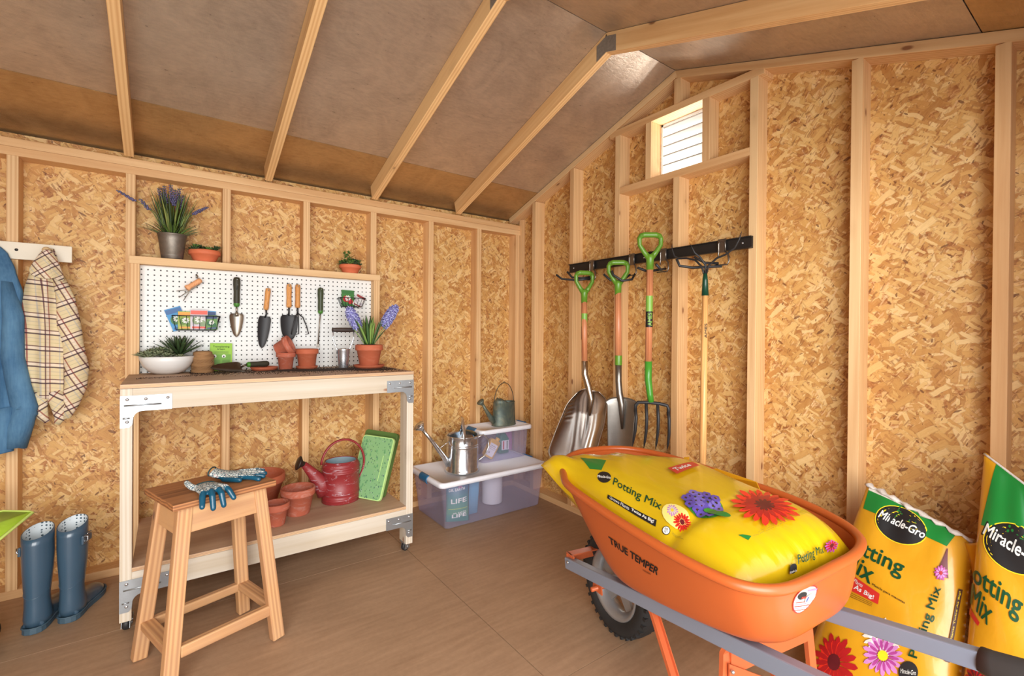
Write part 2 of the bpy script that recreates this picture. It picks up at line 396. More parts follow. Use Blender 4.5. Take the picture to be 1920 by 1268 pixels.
# vent: white louvred panel
WHT = N('white_vent_plastic'); WHT.set(rgb((240, 240, 236)), .4)
tr = WHT.n('BsdfTranslucent'); tr.inputs[0].default_value = (1, 1, .98, 1); mx = WHT.n('MixShader'); mx.inputs[0].default_value = .22
WHT.l(WHT.b.outputs[0], mx.inputs[1]); WHT.l(tr.outputs[0], mx.inputs[2]); WHT.l(mx.outputs[0], WHT.out.inputs[0])
g = G()
g.box((.092, VY0, VZ0), (.106, VY1, VZ0+.03)); g.box((.092, VY0, VZ1-.012), (.106, VY1, VZ1))
g.box((.092, VY0, VZ0), (.106, VY0+.012, VZ1)); g.box((.092, VY1-.012, VZ0), (.106, VY1, VZ1))
win = obj('window_1', g, WHT.m, kind='structure')
for i in range(5):
    z = VZ0+.034+i*.0535
    gg = G().box((-.001, VY0+.012, -.033), (.001, VY1-.012, .033), T=T3(.116, 0, z+.024) @ RY(math.radians(-27)))
    obj('louvre_slat', gg, WHT.m, win)
    obj('slat_lip', G().box((.094, VY0+.012, z+.0505), (.101, VY1-.012, z+.0545)), plain('vent_grey_lip', (150, 140, 128), .6), win)

# other two walls (behind and left of the view) and the doorway
OSBL = osb('strand_board_side', (1, 2))
g = G(); g.add([(-3.7, .1, 0), (-3.7, -3.0, 0), (-3.7, -3.0, zr(-3)), (-3.7, YR, ZR), (-3.7, .1, zr(.1)), (-3.712, .1, 0), (-3.712, -3.0, 0), (-3.712, -3.0, zr(-3)), (-3.712, YR, ZR), (-3.712, .1, zr(.1))],
    [(0, 1, 2, 3, 4), (9, 8, 7, 6, 5)]+[(i, (i+1) % 5, 5+(i+1) % 5, 5+i) for i in range(5)])
obj('wall_left', g, OSBL, kind='structure')
g = G().box((-3.7, -3.0, 0), (-3.5, -2.989, 2.08)).box((-.4, -3.0, 0), (.1, -2.989, 2.08)).box((-3.5, -3.0, 1.99), (-.4, -2.989, 2.08))
obj('wall_front', g, osb('strand_board_front', (0, 2)), kind='structure')

# ceiling: foil-faced roof boards with joints, rafters below
g = G()
def slope(y0, y1, x0, x1, mi=0, dz0=0., dz1=.008):
    def P(x, y, dz): return (x, y, zr(y)+dz)
    vs = [P(x0, y0, dz0), P(x1, y0, dz0), P(x1, y1, dz0), P(x0, y1, dz0), P(x0, y0, dz1), P(x1, y0, dz1), P(x1, y1, dz1), P(x0, y1, dz1)]
    g.add(vs, [(3, 2, 1, 0), (4, 5, 6, 7), (0, 1, 5, 4), (1, 2, 6, 5), (2, 3, 7, 6), (3, 0, 4, 7)], mi)
q = .0018
for y0, y1 in ((-.29, .2), (-1.447, -.29), (-2.628, -1.447), (-3.1, -2.628)):
    slope(y0+q, y1-q, -3.75, .12, 2 if y1 > 0 or y0 < -3 else 0)
slope(.2, YR, -3.75, .12, 1, .008, .03); slope(YR, -3.1, -3.75, .12, 1, .008, .03)
ceil = obj('ceiling', g, [FOIL, DARK, FOILG], kind='structure')
obj('eave_light_block', G().box((-3.75, .104, 2.0), (.12, .12, 2.16)), DARK, kind='structure')  # dark board added to block outside light and blacken the eave gap
GALV = plain('galvanised_steel', (168, 174, 178), .38, .85, .12, 30, .1)
for i in range(5):
    x = -.515-.6096*i
    for a, b in ((-.0, YR), (YR, -2.93)):
        d = Vector((0, b-a, zr(b)-zr(a))).normalized(); nn = Vector((0, -d.z, d.y)) if d.y > 0 else Vector((0, d.z, -d.y))
        if nn.z > 0: nn = -nn
        board('rafter', ceil, Vector((x, a, zr(a)))+nn*.0453, Vector((x, b, zr(b)))+nn*.0453, .038, .089, (1, 0, 0), RAFT)
    for sx in (-.0197, .0197):
        pp = [(-.06, -.112), (0, -.092), (.06, -.112), (.06, -.038), (0, -.018), (-.06, -.038)]
        gg = G().add([(x+sx-.0008, YR+py, ZR+pz) for py, pz in pp]+[(x+sx+.0008, YR+py, ZR+pz) for py, pz in pp], [tuple(range(6)), tuple(range(6, 12))[::-1]]+[(i, (i+1) % 6, 6+(i+1) % 6, 6+i) for i in range(6)])
        obj('gusset_plate', gg, plain('gusset_steel', (150, 142, 132), .5, .5, .35, 90, .4), ceil)
# ---------------- workbench ----------------
BX0, BX1, BY0, BY1, BT, SH = -2.338, -1.108, -.60, 0.0, .985, .258
PLY = lumber('plywood_top', (204, 172, 142), (170, 134, 106), knots=False, gs=.5, grey=.25)
PLYE = lumber('plywood_edge', (226, 190, 142), (176, 122, 78), knots=False, gs=3)
bench = thing('workbench', 'pale pine workbench on casters with white pegboard back against the back wall', 'workbench', ((BX0+BX1)/2, (BY0+BY1)/2, 0))
def plysheet(name, x0, x1, y0, y1, zt):
    g = G().box((x0, y0, zt-.016), (x1, y1, zt), 0)
    for k in range(4): g.box((x0-.0004, y0-.0008, zt-.0155+k*.004), (x1+.0004, y0+.001, zt-.0135+k*.004), 1)
    return obj(name, g, [PLY, PLYE], bench, I4)
# plywood grain runs along x: rotate a local frame
def plyboard(name, x0, x1, y0, y1, zt):
    M = frame(((x0+x1)/2, (y0+y1)/2, zt-.008), (0, 0, 1), (1, 0, 0))
    L = (x1-x0)/2; W = (y1-y0)/2
    g = G().box((-.008, -W, -L), (.008, W, L), 0)
    for k in range(3):
        a = -.006+k*.0045
        g.box((a, -W-.0006, -L), (a+.0022, -W+.001, L), 1); g.box((a, W-.001, -L), (a+.0022, W+.0006, L), 1)
    return obj(name, g, [PLY, PLYE], bench, M)
plyboard('bench_top', BX0, BX1, BY0, -.03, BT)
plyboard('lower_shelf', BX0+.038, BX1-.038, BY0, .0, SH)
for zt in (BT-.017, SH-.017):
    board('rail', bench, (BX0+.038, BY0+.019, zt-.0445), (BX1 if zt > .5 else BX1-.038, BY0+.019, zt-.0445), .038, .089, (0, 1, 0), PALE)
    board('rail', bench, (BX0+.038, -.12, zt-.0445), (BX1-.038, -.12, zt-.0445), .038, .089, (0, 1, 0), PALE)
    for x in (BX0+.057, BX1-.057): board('side_rail', bench, (x, BY0+.04, zt-.0445), (x, -.14, zt-.0445), .038, .089, (1, 0, 0), PALE)
for x in (BX0+.019, BX1-.019):
    top = BT-.017 if x < -2 else BT-.106
    board('leg', bench, (x, BY0+.0445, .05), (x, BY0+.0445, top), .038, .089, (1, 0, 0), PALE)
    board('leg', bench, (x, -.0425, .05), (x, -.0425, 1.518), .038, .085, (1, 0, 0), STUD)
board('ledge', bench, (BX0-.002, -.0425, 1.5365), (BX1+.002, -.0425, 1.5365), .085, .037, (0, 1, 0), STUD)
# pegboard
s = N('pegboard_white'); v = s.coord(); sep = s.n('SeparateXYZ'); s.l(v, sep.inputs[0])
def cell(o, off): return s.math('SUBTRACT', s.math('FRACT', s.math('DIVIDE', s.math('ADD', o, off), .0254)), .5)
cx = cell(sep.outputs[0], 2.2945+.0254*20+.0127); cz = cell(sep.outputs[2], .0254*80-1.523+.0127)
dd = s.math('SQRT', s.math('ADD', s.math('MULTIPLY', cx, cx), s.math('MULTIPLY', cz, cz)))
hole = s.math('LESS_THAN', dd, .15)
s.set(s.mix(hole, rgb((226, 228, 226)), rgb((30, 28, 26))), .45)
PEG = s.m
g = G().box((BX0+.037, -.030, BT), (BX1-.037, -.024, 1.519))
obj('pegboard', g, PEG, bench, I4)
# corner brackets with rivets
for (x, z, sg, up) in ((BX0, BT-.017-.028, 1, 1), (BX1, BT-.017-.028, -1, 1), (BX0, SH-.045, 1, 1), (BX1, SH-.045, -1, 1)):
    L, Hh = (.165, .125) if x == BX0 else (.15, .125)
    ztop = z
    arc = [(sg*(.040+.03*(1-math.sin(a))), ztop-.062-.03*(1-math.cos(a))) for a in [PI/2*k/6 for k in range(7)]]
    poly = [(0, ztop), (sg*L, ztop), (sg*L, ztop-.062)]+arc+[(sg*.038, ztop-Hh+.012), (sg*.028, ztop-Hh), (0, ztop-Hh)]
    g = G(); M = frame((x, BY0-.0015, 0), (1, 0, 0), (0, -1, 0))   # local x=x, local y=z up? checked below
    g.add([(px+x, BY0-.003, pz) for px, pz in poly]+[(px+x, BY0, pz) for px, pz in poly], [tuple(range(len(poly))), tuple(range(len(poly), 2*len(poly)))[::-1]]+[(i, (i+1) % len(poly), len(poly)+(i+1) % len(poly), len(poly)+i) for i in range(len(poly))])
    g.tube([(x+sg*.012, BY0-.003, ztop-.038), (x+sg*(L-.035), BY0-.003, ztop-.038)], .0032, 8)
    g.tube([(x+sg*.008, BY0-.003, ztop-.088), (x+sg*.030, BY0-.003, ztop-.088)], .0032, 8)
    b = obj('corner_bracket', g, GALV, bench, I4)
    for rx, rz in ((.022, ztop-.014), (.08, ztop-.015), (L-.014, ztop-.014), (.022, ztop-.102)):
        obj('bolt', G().lathe([(.0001, .004), (.004, .0035), (.006, .001), (.006, 0)], 12, T=T3(x+sg*rx, BY0-.003, rz) @ RX(PI/2)), plain('bolt_zinc', (206, 208, 210), .3, .9), b, I4)
RUB = plain('black_rubber', (34, 34, 36), .55, 0, .2, 20, .1)
for x in (BX0+.022, BX1-.022):
    for y in (BY0+.045, -.045):
        aw = 1.35 if x < -2 else .45
        fk = [(-.020, .012), (.020, .012), (.014, .047), (-.014, .047)]
        g = G().box((-.020, -.028, .046), (.020, .028, .050))
        for k in (-1, 1): g.prism(fk, k*.0135-.001, k*.0135+.001, T=RZ(aw) @ RX(PI/2))
        g.tube([RZ(aw) @ Vector((0, -.018, .025)), RZ(aw) @ Vector((0, .018, .025))], .004, 8)
        g.tube([RZ(aw) @ Vector((.02, -.012, .040)), RZ(aw) @ Vector((.040, -.012, .030)), RZ(aw) @ Vector((.040, .012, .030))], .0018, 6)
        c = obj('caster', g, GALV, bench, T3(x, y, 0))
        obj('wheel', G().lathe([(.006, -.010), (.022, -.010), (.025, -.007), (.025, .007), (.022, .010), (.006, .010)], 28, T=RZ(aw) @ T3(0, 0, .025) @ RX(PI/2), caps=(True, True)), RUB, c, T3(x, y, 0))

# ---------------- potted plants and pots ----------------
def terra_mat(name, a, b, dust, amt):
    s = N(name); v = s.coord()
    f = s.noise(v, 7, 5, .6, .6); d = s.noise(s.coord(scale=(1, 1, 2.5)), 11, 6, .7, 1.5); fine = s.noise(v, 160, 2)
    c = s.mix(f, rgb(a), rgb(b)); c = s.mix(s.math('MULTIPLY', s.ramp(d, [(.5, (0, 0, 0)), (.68, (1, 1, 1))]), amt), c, rgb(dust))
    s.set(c, .75); s.bump(fine, .12, .002); return s.m
TERRA = terra_mat('terracotta', (176, 88, 58), (198, 106, 72), (208, 160, 138), .18)
TERRO = terra_mat('terracotta_aged', (166, 84, 62), (192, 104, 76), (196, 160, 148), .55)
TERRL = terra_mat('terracotta_bright', (206, 104, 66), (220, 120, 80), (214, 160, 138), .12)
SOIL = plain('potting_soil', (52, 38, 30), .95, 0, .5, 90, .8)
def pot_profile(R, H, ratio=.68, rim=.26, th=.008, lip=.006):
    rb = R*ratio; zr_ = H*(1-rim)
    rw = rb+(R-lip-rb)*(zr_/H)+.0
    return [(.0005, 0), (rb-.002, 0), (rb, .003), (R-lip-.003, zr_-.002), (R-.001, zr_), (R, zr_+.004), (R, H-.004), (R-.003, H), (R-th, H-.001), (R-th-.003, zr_), (rb-th, th), (.0005, th)]
def saucer_profile(R, H): return [(.0005, 0), (R*.86, 0), (R, H*.8), (R, H), (R-.005, H), (R*.84, .004), (.0005, .004)]
def pot(label, M, R, H, mat, ratio=.68, rim=.26, group=None):
    o = obj('terracotta_pot', G().lathe(pot_profile(R, H, ratio, rim), 40), mat, None, M if isinstance(M, Matrix) else T3(*M), label=label, cat='flower pot', group=group)
    return o
def leafmesh(g, p, d, L, w, bend=.3, mi=0, th=.25, up=(0, 0, 1), n=5):
    """pointed fleshy or strap leaf from p along d"""
    p = Vector(p); d = Vector(d).normalized(); s_ = d.cross(Vector(up));
    if s_.length < 1e-3: s_ = Vector((1, 0, 0))
    s_.normalize(); u = s_.cross(d).normalized(); rings = []
    for k in range(n+1):
        t = k/n; c = p+d*L*t+u*bend*L*(t*t)*(-1)
        ww = w*(math.sin(PI*min(1, (.12+t*.88)))**.7)*.5 if t < 1 else w*.02
        hh = ww*th
        rings.append([c-s_*ww, c-u*hh, c+s_*ww, c+u*hh*.4])
    g.loft(rings, mi, True, (True, True), True)
def rosette(g, c, R, n=16, mi=0, w=.35, tilt=.5, ball=False):
    for i in range(n):
        a = i*2.39996; t = i/n; el = 1.35-t*1.1
        d = (math.cos(a)*math.cos(el), math.sin(a)*math.cos(el), math.sin(el))
        leafmesh(g, c, d, R*(.45+.55*t), R*w, .12, mi, .35, n=4)
GREY_G = plain('succulent_grey_green', (118, 126, 94), .55, 0, .3, 25)
DARK_G = plain('leaf_dark_green', (54, 74, 42), .45, 0, .35, 30)
MID_G = plain('leaf_mid_green', (86, 116, 52), .5, 0, .35, 25)
YEL_G = plain('leaf_yellow_green', (132, 144, 70), .55, 0, .25, 25)
LAV = plain('lavender_bloom', (104, 98, 134), .7, 0, .35, 60)
CER = plain('white_ceramic', (226, 226, 224), .3, 0, .03, 6)

# white bowl of succulents
b = thing('succulent_bowl', 'white ceramic bowl of succulents at the left end of the bench top', 'potted plant', (-2.190, -.125, BT))
R = .112
obj('bowl', G().lathe([(.0005, 0), (.045, 0), (.072, .012), (.094, .036), (.106, .062), (R, .086), (R-.004, .088), (R-.007, .084), (.1, .06), (.088, .036), (.0005, .02)], 48), CER, b)
obj('soil', G().lathe([(.0005, .082), (.06, .080), (.1, .074)], 32), SOIL, b)
g = G(); rnd = random.Random(3)
for (x, y, z, r) in [(-.075, -.03, .09, .058), (-.03, -.06, .095, .05), (-.055, .03, .10, .055), (-.095, .0, .088, .045), (0, -.05, .085, .045), (.02, .0, .10, .05), (-.02, .01, .11, .05), (.05, -.06, .082, .035), (-.07, -.07, .083, .04)]:
    rosette(g, (x, y, z), r, 18, 0, .42)
obj('grey_succulent', g, GREY_G, b)
g = G()
for i in range(34):
    a = i*2.39996; t = i/34; el = 1.4-t*1.0
    leafmesh(g, (.048, .012, .085), (math.cos(a)*math.cos(el), math.sin(a)*math.cos(el), math.sin(el)), .105+.035*t, .021, .05+.1*t, 0, .4)
obj('spiky_succulent', g, DARK_G, b)

# lavender in a galvanised pail
b = thing('potted_lavender', 'lavender in a ribbed galvanised pail on the pegboard ledge', 'potted plant', (-2.172, -.03, 1.555))
obj('pail', G().lathe([(.0005, 0), (.042, 0), (.045, .003), (.0475, .02), (.0485, .022), (.0475, .024), (.058, .10), (.0615, .122), (.0635, .124), (.0635, .129), (.060, .129), (.0575, .12), (.043, .008), (.0005, .008)], 40), plain('dull_galvanised', (132, 124, 114), .5, .75, .35, 40, .2), b)
g = G(); rnd = random.Random(4); gf = G()
for i in range(150):
    a = rnd.random()*2*PI; r = rnd.random()**.5*.045; tl = rnd.random()*.42; L = .12+rnd.random()*.12
    d = Vector((math.cos(a)*tl, math.sin(a)*tl*.6, 1))
    leafmesh(g, (r*math.cos(a), r*math.sin(a), .118), d, L, .0085, .10, rnd.choice((0, 1, 1, 2)), .15, n=4)
for i in range(70):
    a = rnd.random()*2*PI; L = .07+rnd.random()*.05
    leafmesh(g, (.04*math.cos(a), .04*math.sin(a), .118), (math.cos(a)*1.0, math.sin(a)*.6, .6), L, .006, .2, rnd.choice((0, 2)), .15, n=4)
obj('foliage', g, [DARK_G, YEL_G, MID_G], b)
def spike(base, tip, n=9):
    base = Vector(base); tip = Vector(tip)
    gf.tube([base, (base+tip)/2+Vector((.004, 0, .003)), tip], .0012, 5, 1)
    for k in range(n):
        t = .66+.34*k/n; p = base.lerp(tip, t)
        for q in range(3):
            a = q*2.1+k; gf.ball(p+Vector((math.cos(a)*.006, math.sin(a)*.006, 0)), .0052*(1.15-.5*k/n), 6, 0)
for (x, y, x2, z2) in [(-.01, 0, -.035, .375), (0, .01, -.058, .36), (.01, 0, -.008, .385), (.01, .01, .028, .375), (-.01, -.01, .012, .36), (.02, 0, .045, .34), (-.02, .0, -.04, .33), (0, 0, .03, .325)]:
    spike((x, y, .12), (x2, y, z2))
spike((-.03, -.01, .2), (-.215, -.05, .305)); spike((.03, 0, .2), (.15, -.02, .29)); spike((.03, 0, .19), (.12, -.03, .27)); spike((-.03, 0, .15), (-.13, -.03, .285), 6)
obj('flower_spikes', gf, [LAV, MID_G], b)

def shallow(label, x, y, R, H, seed, tall):
    b = thing('potted_succulent', label, 'potted plant', (x, y, 1.555))
    obj('terracotta_pot', G().lathe(pot_profile(R, H, .68, .38), 36), TERRL, b)
    obj('soil', G().lathe([(.0005, H-.006), (R-.008, H-.012)], 24), SOIL, b)
    g = G(); rnd = random.Random(seed)
    for i in range(26):
        a = rnd.random()*2*PI; r = rnd.random()**.5*R*.95
        rosette(g, (r*math.cos(a), r*math.sin(a), H-.006+rnd.random()*tall*.4), .026+rnd.random()*.014, 12, rnd.choice((0, 0, 1)), .4)
    if tall > .05:
        for i in range(10):
            a = rnd.random()*2*PI; x0 = -R*.3; z0 = H+.01+i*.007
            for k in range(3): leafmesh(g, (x0+rnd.uniform(-.02, .02), rnd.uniform(-.02, .02), z0), (math.cos(a+k*2), math.sin(a+k*2), .6), .032, .014, .1, 1, .3)
    obj('succulent', g, [DARK_G, MID_G], b); return b
shallow('low dark succulent in a bright terracotta pan beside the galvanised pail on the ledge', -2.034, -.025, .072, .062, 5, .04)
shallow('small bushy succulent in a terracotta pan at the right end of the pegboard ledge', -1.276, -.025, .064, .055, 9, .09)

# twine, planting card
b = thing('twine_spool', 'spool of brown jute twine beside the succulent bowl', 'twine', (-2.045, -.13, BT))
prof = [(.0005, 0), (.049, .001)]
for k in range(64):
    z = .004+k*.0016; r = .0455+.004*math.sin(k*.31+.6)+(.0014 if k % 2 else 0)
    if k > 52: r -= (k-52)**2*.00009
    prof.append((r, z))
prof += [(.03, .109), (.0005, .109)]
JUTE = N('jute'); JUTE.set(JUTE.mix(JUTE.noise(JUTE.coord(scale=(1, 1, 9)), 30, 4), rgb((120, 84, 50)), rgb((178, 136, 92))), .9); JUTE.bump(JUTE.noise(JUTE.coord(scale=(1, 1, 6)), 60, 3), .5, .003)
obj('twine_winding', G().lathe(prof, 36), JUTE.m, b)
g = G()
for q in range(9): g.tube([(.048*math.cos(a+q*.7), .048*math.sin(a+q*.7), .05+.04*math.sin(a*1+q)) for a in [2*PI*k/40 for k in range(41)]], .0013, 5)
obj('loose_strands', g, JUTE.m, b)

def flat_print(parent, name, M, items, mats, lift=.0006):
    """printed shapes in the local xy plane of M. items: (shape, x, y, w, h, material index[, rotation])"""
    g = G()
    for it in items:
        (vs, fs), x, y, w_, h_, mi = it[:6]; a = it[6] if len(it) > 6 else 0
        k = items.index(it)*.00006
        ca, sa = math.cos(a), math.sin(a)
        g.add([(x+((px-.5)*w_)*ca-((py-.5)*h_)*sa, y+((px-.5)*w_)*sa+((py-.5)*h_)*ca, lift+k) for px, py in vs], fs, mi)
    return obj(name, g, mats, parent, M)
INK = plain('black_print', (24, 24, 26), .5); WPR = plain('white_print', (236, 236, 230), .5); DGP = plain('dark_green_print', (20, 84, 44), .5)
LIME = plain('lime_card', (146, 196, 52), .5, 0, .08, 5); LIMD = plain('lime_card_dark', (104, 160, 40), .5)
M = frame((-1.9605, -.062, BT+.073), (1, 0, -.02), (0, -.98, .17))
b = obj('plant_label_card', G().box((-.05, -.073, -.004), (.05, .073, .004)), LIME, None, M, label='bright green garden product card leaning on the pegboard behind the trowel', cat='card', bev=.001)
it = [(text_fit('Transplanting', .01), 0, .054, .075, .012, 0), (text_fit('& Repot', .01), 0, .041, .035, .010, 0), (rect2(), -.0, -.012, .088, .052, 1), (disc2(16), -.030, .004, .018, .018, 2), (disc2(16), .012, .004, .018, .018, 2), (rect2(), -.03, .002, .007, .010, 0), (rect2(), .012, .002, .006, .010, 0)]
for k in range(5): it.append((rect2(), -.0, .030-k*.003, .07-.01*(k % 2), .0008, 0))
for k in range(8): it.append((rect2(), -.022, -.016-k*.0035, .034, .0008, 0)); it.append((rect2(), .022, -.016-k*.0035, .034, .0008, 0))
flat_print(b, 'printed_text', M @ T3(0, 0, .004), it, [INK, LIMD, WPR])

# ---------------- hand tools ----------------
TMET = plain('brushed_tool_steel', (150, 142, 130), .35, .9, .15, 20)
BLK = plain('black_tool_enamel', (44, 44, 46), .5, .2, .15, 20)
GRIP = plain('dark_olive_grip', (52, 50, 36), .6, 0, .12, 30)
GRNR = plain('green_grip_ring', (70, 128, 44), .5)
HWD = lumber('tool_handle_wood', (222, 160, 92), (180, 114, 58), knots=False, gs=2)
def blade(g, w, L, cup, mi, T, tip=1.7, shoulder=.12, n=14, m=10, th=.0012):
    def fn(s, t, off=0.):
        y = -t*L; half = w/2*(1-t**tip)**.55 if t > shoulder else w/2*(.78+.22*math.sin(t/shoulder*PI/2))
        half = max(half, .0006); x = (s*2-1)*half
        return (x, y, -cup*(1-(2*s-1)**2)*(half/(w/2))+off)
    g.grid(lambda s, t: fn(s, t, 0), m, n, mi, True, T); g.grid(lambda s, t: fn(s, t, -th), m, n, mi, True, T, flip=True)
def hang(name, label, cat, x, z, rot=0., y=-.050):
    # local frame: x right, y up, z toward the viewer
    return thing(name, label, cat, frame((x, y, z), (1, 0, 0), (0, -1, 0)) @ RZ(rot), None)
def hook(parent, x, y):
    obj('peg_hook', G().tube([(x, y+.016, -.022), (x, y+.016, -.004), (x, y, .006), (x, y-.004, .014), (x, y+.004, .02)], .0018, 6), GALV, parent)
def grip(g, L, r, mi=0, ring=None, T=I4):
    g.lathe([(.0005, 0), (r*.7, .002), (r, .012), (r*1.02, L*.25), (r*.86, L*.5), (r*.9, L*.8), (r*.82, L*.9)]+([] if ring is not None else [(r*.72, L), (.0005, L)]), 18, mi, T @ RX(PI/2))
    if ring is not None: g.lathe([(r*.86, L*.88), (r*.9, L*.93), (r*.6, L*1.0), (.0005, L)], 18, ring, T @ RX(PI/2))
# large trowel
t = hang('hand_trowel', 'steel trowel with dark green-ringed grip, largest on the pegboard', 'trowel', -1.889, 1.487)
g = G(); grip(g, .16, .017, 0, 1); obj('handle', g, [GRIP, GRNR], t, WM[t.name])
flat_print(t, 'printed_mark', WM[t.name] @ T3(0, -.055, .0175), [(text_fit('AMES', .01), 0, 0, .03, .01, 0, -PI/2)], [plain('grey_print', (150, 150, 140), .5)])
g = G().tube([(0, -.155, 0), (0, -.18, .001), (0, -.20, -.008)], .0045, 8); g.tube([(0, -.19, -.004), (.002, -.212, -.004)], .008, 8)
blade(g, .068, .128, .012, 0, T3(0, -.196, 0)); obj('blade', g, TMET, t)
hook(t, 0, -.016)
# narrow black trowel with wooden handle
t = hang('hand_trowel', 'narrow black-bladed trowel with an orange wood handle', 'trowel', -1.736, 1.437, -.09)
g = G(); g.lathe([(.0005, 0), (.012, .003), (.014, .02), (.0125, .07), (.0135, .11), (.011, .122), (.0005, .123)], 16, 0, RX(PI/2)); obj('handle', g, HWD, t)
g = G().tube([(0, -.12, 0), (.004, -.145, .004), (.0, -.165, -.006)], .0045, 8); blade(g, .064, .18, .009, 0, T3(-.001, -.158, 0), tip=2.4); obj('blade', g, BLK, t)
hook(t, 0, -.012)
# broad dark transplanter
t = hang('hand_shovel', 'broad square-shouldered black hand shovel with wooden handle, left of the claw', 'hand shovel', -1.629, 1.468)
g = G(); g.lathe([(.0005, 0), (.012, .003), (.0145, .02), (.013, .08), (.0145, .125), (.012, .135), (.0005, .136)], 16, 0, RX(PI/2)); obj('handle', g, HWD, t)
g = G().tube([(0, -.132, 0), (0, -.16, .002), (0, -.18, -.006)], .005, 8); blade(g, .092, .15, .012, 0, T3(.002, -.178, 0), tip=3.2); obj('blade', g, BLK, t)
hook(t, 0, -.012)
# three-tine claw
t = hang('hand_cultivator', 'black three-tine hand cultivator with wooden handle', 'hand cultivator', -1.583, 1.468)
g = G(); g.lathe([(.0005, 0), (.012, .003), (.0145, .02), (.013, .08), (.0145, .125), (.012, .135), (.0005, .136)], 16, 0, RX(PI/2)); obj('handle', g, HWD, t)
g = G().tube([(0, -.132, 0), (0, -.17, .0)], .005, 8)
for dx in (-.035, .004, .058): g.tube([(0, -.165, 0), (dx*.45, -.19, .012), (dx*.8, -.245, .018), (dx, -.285, .012), (dx-.014*(1 if dx > 0 else -.4), -.29, -.004)], [.0035, .0035, .0032, .003, .0015], 7)
obj('tines', g, BLK, t); hook(t, 0, -.012)
# weeder
t = hang('hand_weeder', 'long thin dandelion weeder with curved dark green grip', 'weeder', -1.457, 1.457)
g = G(); grip(g, .155, .0165, 0, 1); obj('handle', g, [plain('mottled_green_grip', (56, 66, 40), .5, 0, .3, 40), GRNR], t)
g = G().tube([(0, -.15, 0), (-.006, -.22, .003), (-.012, -.335, .002)], [.0045, .004, .005], 8, flat=.8)
g.prism([(-.004, 0), (.004, 0), (.009, -.028), (.0, -.018), (-.009, -.028)], -.0012, .0012, T=T3(-.012, -.33, .002)); obj('shaft', g, TMET, t); hook(t, 0, -.012)
# three-prong fork seen end on, hanging sideways
t = hang('hand_fork', 'slim-tined hand fork with a peach wooden handle, hung crosswise above the wire basket', 'hand fork', -2.06, 1.452)
obj('handle', G().lathe([(.0005, 0), (.012, .001), (.013, .012), (.012, .062), (.015, .074), (.0145, .08), (.0005, .081)], 16, 0, T3(0, 0, .02) @ RZ(math.radians(-52)) @ RX(math.radians(72)) @ T3(0, 0, -.01)), lumber('peach_wood', (240, 180, 132), (220, 150, 100), knots=False, gs=2), t)
g = G()
g.tube([(-.0, .012, 0), (-.010, .038, -.01)], .003, 7); g.tube([(.006, -.01, .01), (-.016, -.03, .004), (-.03, -.042, 0)], .0035, 7)
for ex, ey in ((-.094, -.056), (-.084, -.088), (-.066, -.104)): g.tube([(-.012, -.026, .004), (-.034, -.044, .008), (ex, ey, .012)], [.003, .0026, .0016], 7)
obj('tines', g, TMET, t); hook(t, -.012, .02)
# wire baskets with seed packets
WIRE = plain('black_wire', (34, 34, 36), .5, .3)
def packet(label, M, w_, h_, c1, c2, c3, group):
    p = obj('seed_packet', G().box((-w_/2, 0, -.0012), (w_/2, h_, .0012)), plain('packet_'+label[:14].replace(' ', '_'), c1, .45, 0, .12, 40), None, M, label=label, cat='seed packet', group=group)
    its = [(rect2(), 0, h_*.86, w_*.96, h_*.2, 0), (disc2(14), -w_*.15, h_*.45, w_*.5, h_*.4, 1), (disc2(14), w_*.2, h_*.3, w_*.4, h_*.35, 1), (petals(9), 0, h_*.5, w_*.5, w_*.5, 2), (rect2(), 0, h_*.1, w_*.8, h_*.1, 0)]
    flat_print(p, 'printed_picture', M @ T3(0, 0, .0012), its, [plain('pk2_%d%d%d' % c2, c2, .45), plain('pk3_%d%d%d' % c3, c3, .5, 0, .3, 60), WPR])
    return p
def basket(label, x0, x1, zt, H, y, pk):
    bk = thing('wire_basket', label, 'wire basket', ((x0+x1)/2, y, zt-H))
    g = G(); w_ = (x1-x0)/2; wb_2 = w_-.018; D = .05
    for z, a, ys in ((H, w_, -D), (0, wb_2, -D*.72)):
        g.tube([(-a, .018, z), (-a, ys, z), (a, ys, z), (a, .018, z)], .0022, 6, closed=True)
    n = 8
    for k in range(n): t_ = k/(n-1)*2-1; g.tube([(w_*t_, -D, H), (wb_2*t_, -D*.72, 0), (wb_2*t_, .018, 0), (w_*t_, .018, H)], .0015, 5)
    for k in (.4, .9): g.tube([(-w_, .018-D*k, H), (-wb_2, .018-D*k, 0), (wb_2, .018-D*k, 0), (w_, .018-D*k, H)], .0015, 5)
    obj('wire_frame', g, WIRE, bk)
    for i, (lab, dx, dy, rot, pw, ph, c1, c2, c3) in enumerate(pk):
        M = T3(bk.location.x+dx, y+dy, bk.location.z+.003) @ RY(rot) @ frame((0, 0, 0), (1, 0, 0), (0, -1, .08))
        packet(lab, M, pw, ph, c1, c2, c3, None)
basket('wide black wire basket of seed packets on the left of the pegboard', -2.173, -1.968, 1.272, .072, -.055,
 [('blue seed packet tilted at the back of the wide basket', -.062, .006, -.35, .07, .115, (40, 140, 200), (30, 90, 150), (60, 120, 70)),
  ('blue and green seed packet at the right rear of the wide basket', .055, .008, .05, .055, .098, (50, 140, 200), (30, 60, 110), (40, 110, 60)),
  ('orange-headed seed packet at the left front of the wide basket', -.045, -.008, 0, .065, .092, (150, 170, 60), (236, 160, 50), (90, 130, 40)),
  ('red-headed seed packet with white flowers in the middle of the wide basket', .012, -.014, .0, .075, .102, (206, 196, 206), (226, 90, 72), (140, 160, 120)),
  ('dark green striped seed packet at the right front of the wide basket', .068, -.02, -.05, .052, .074, (90, 140, 60), (40, 60, 110), (30, 100, 50))])
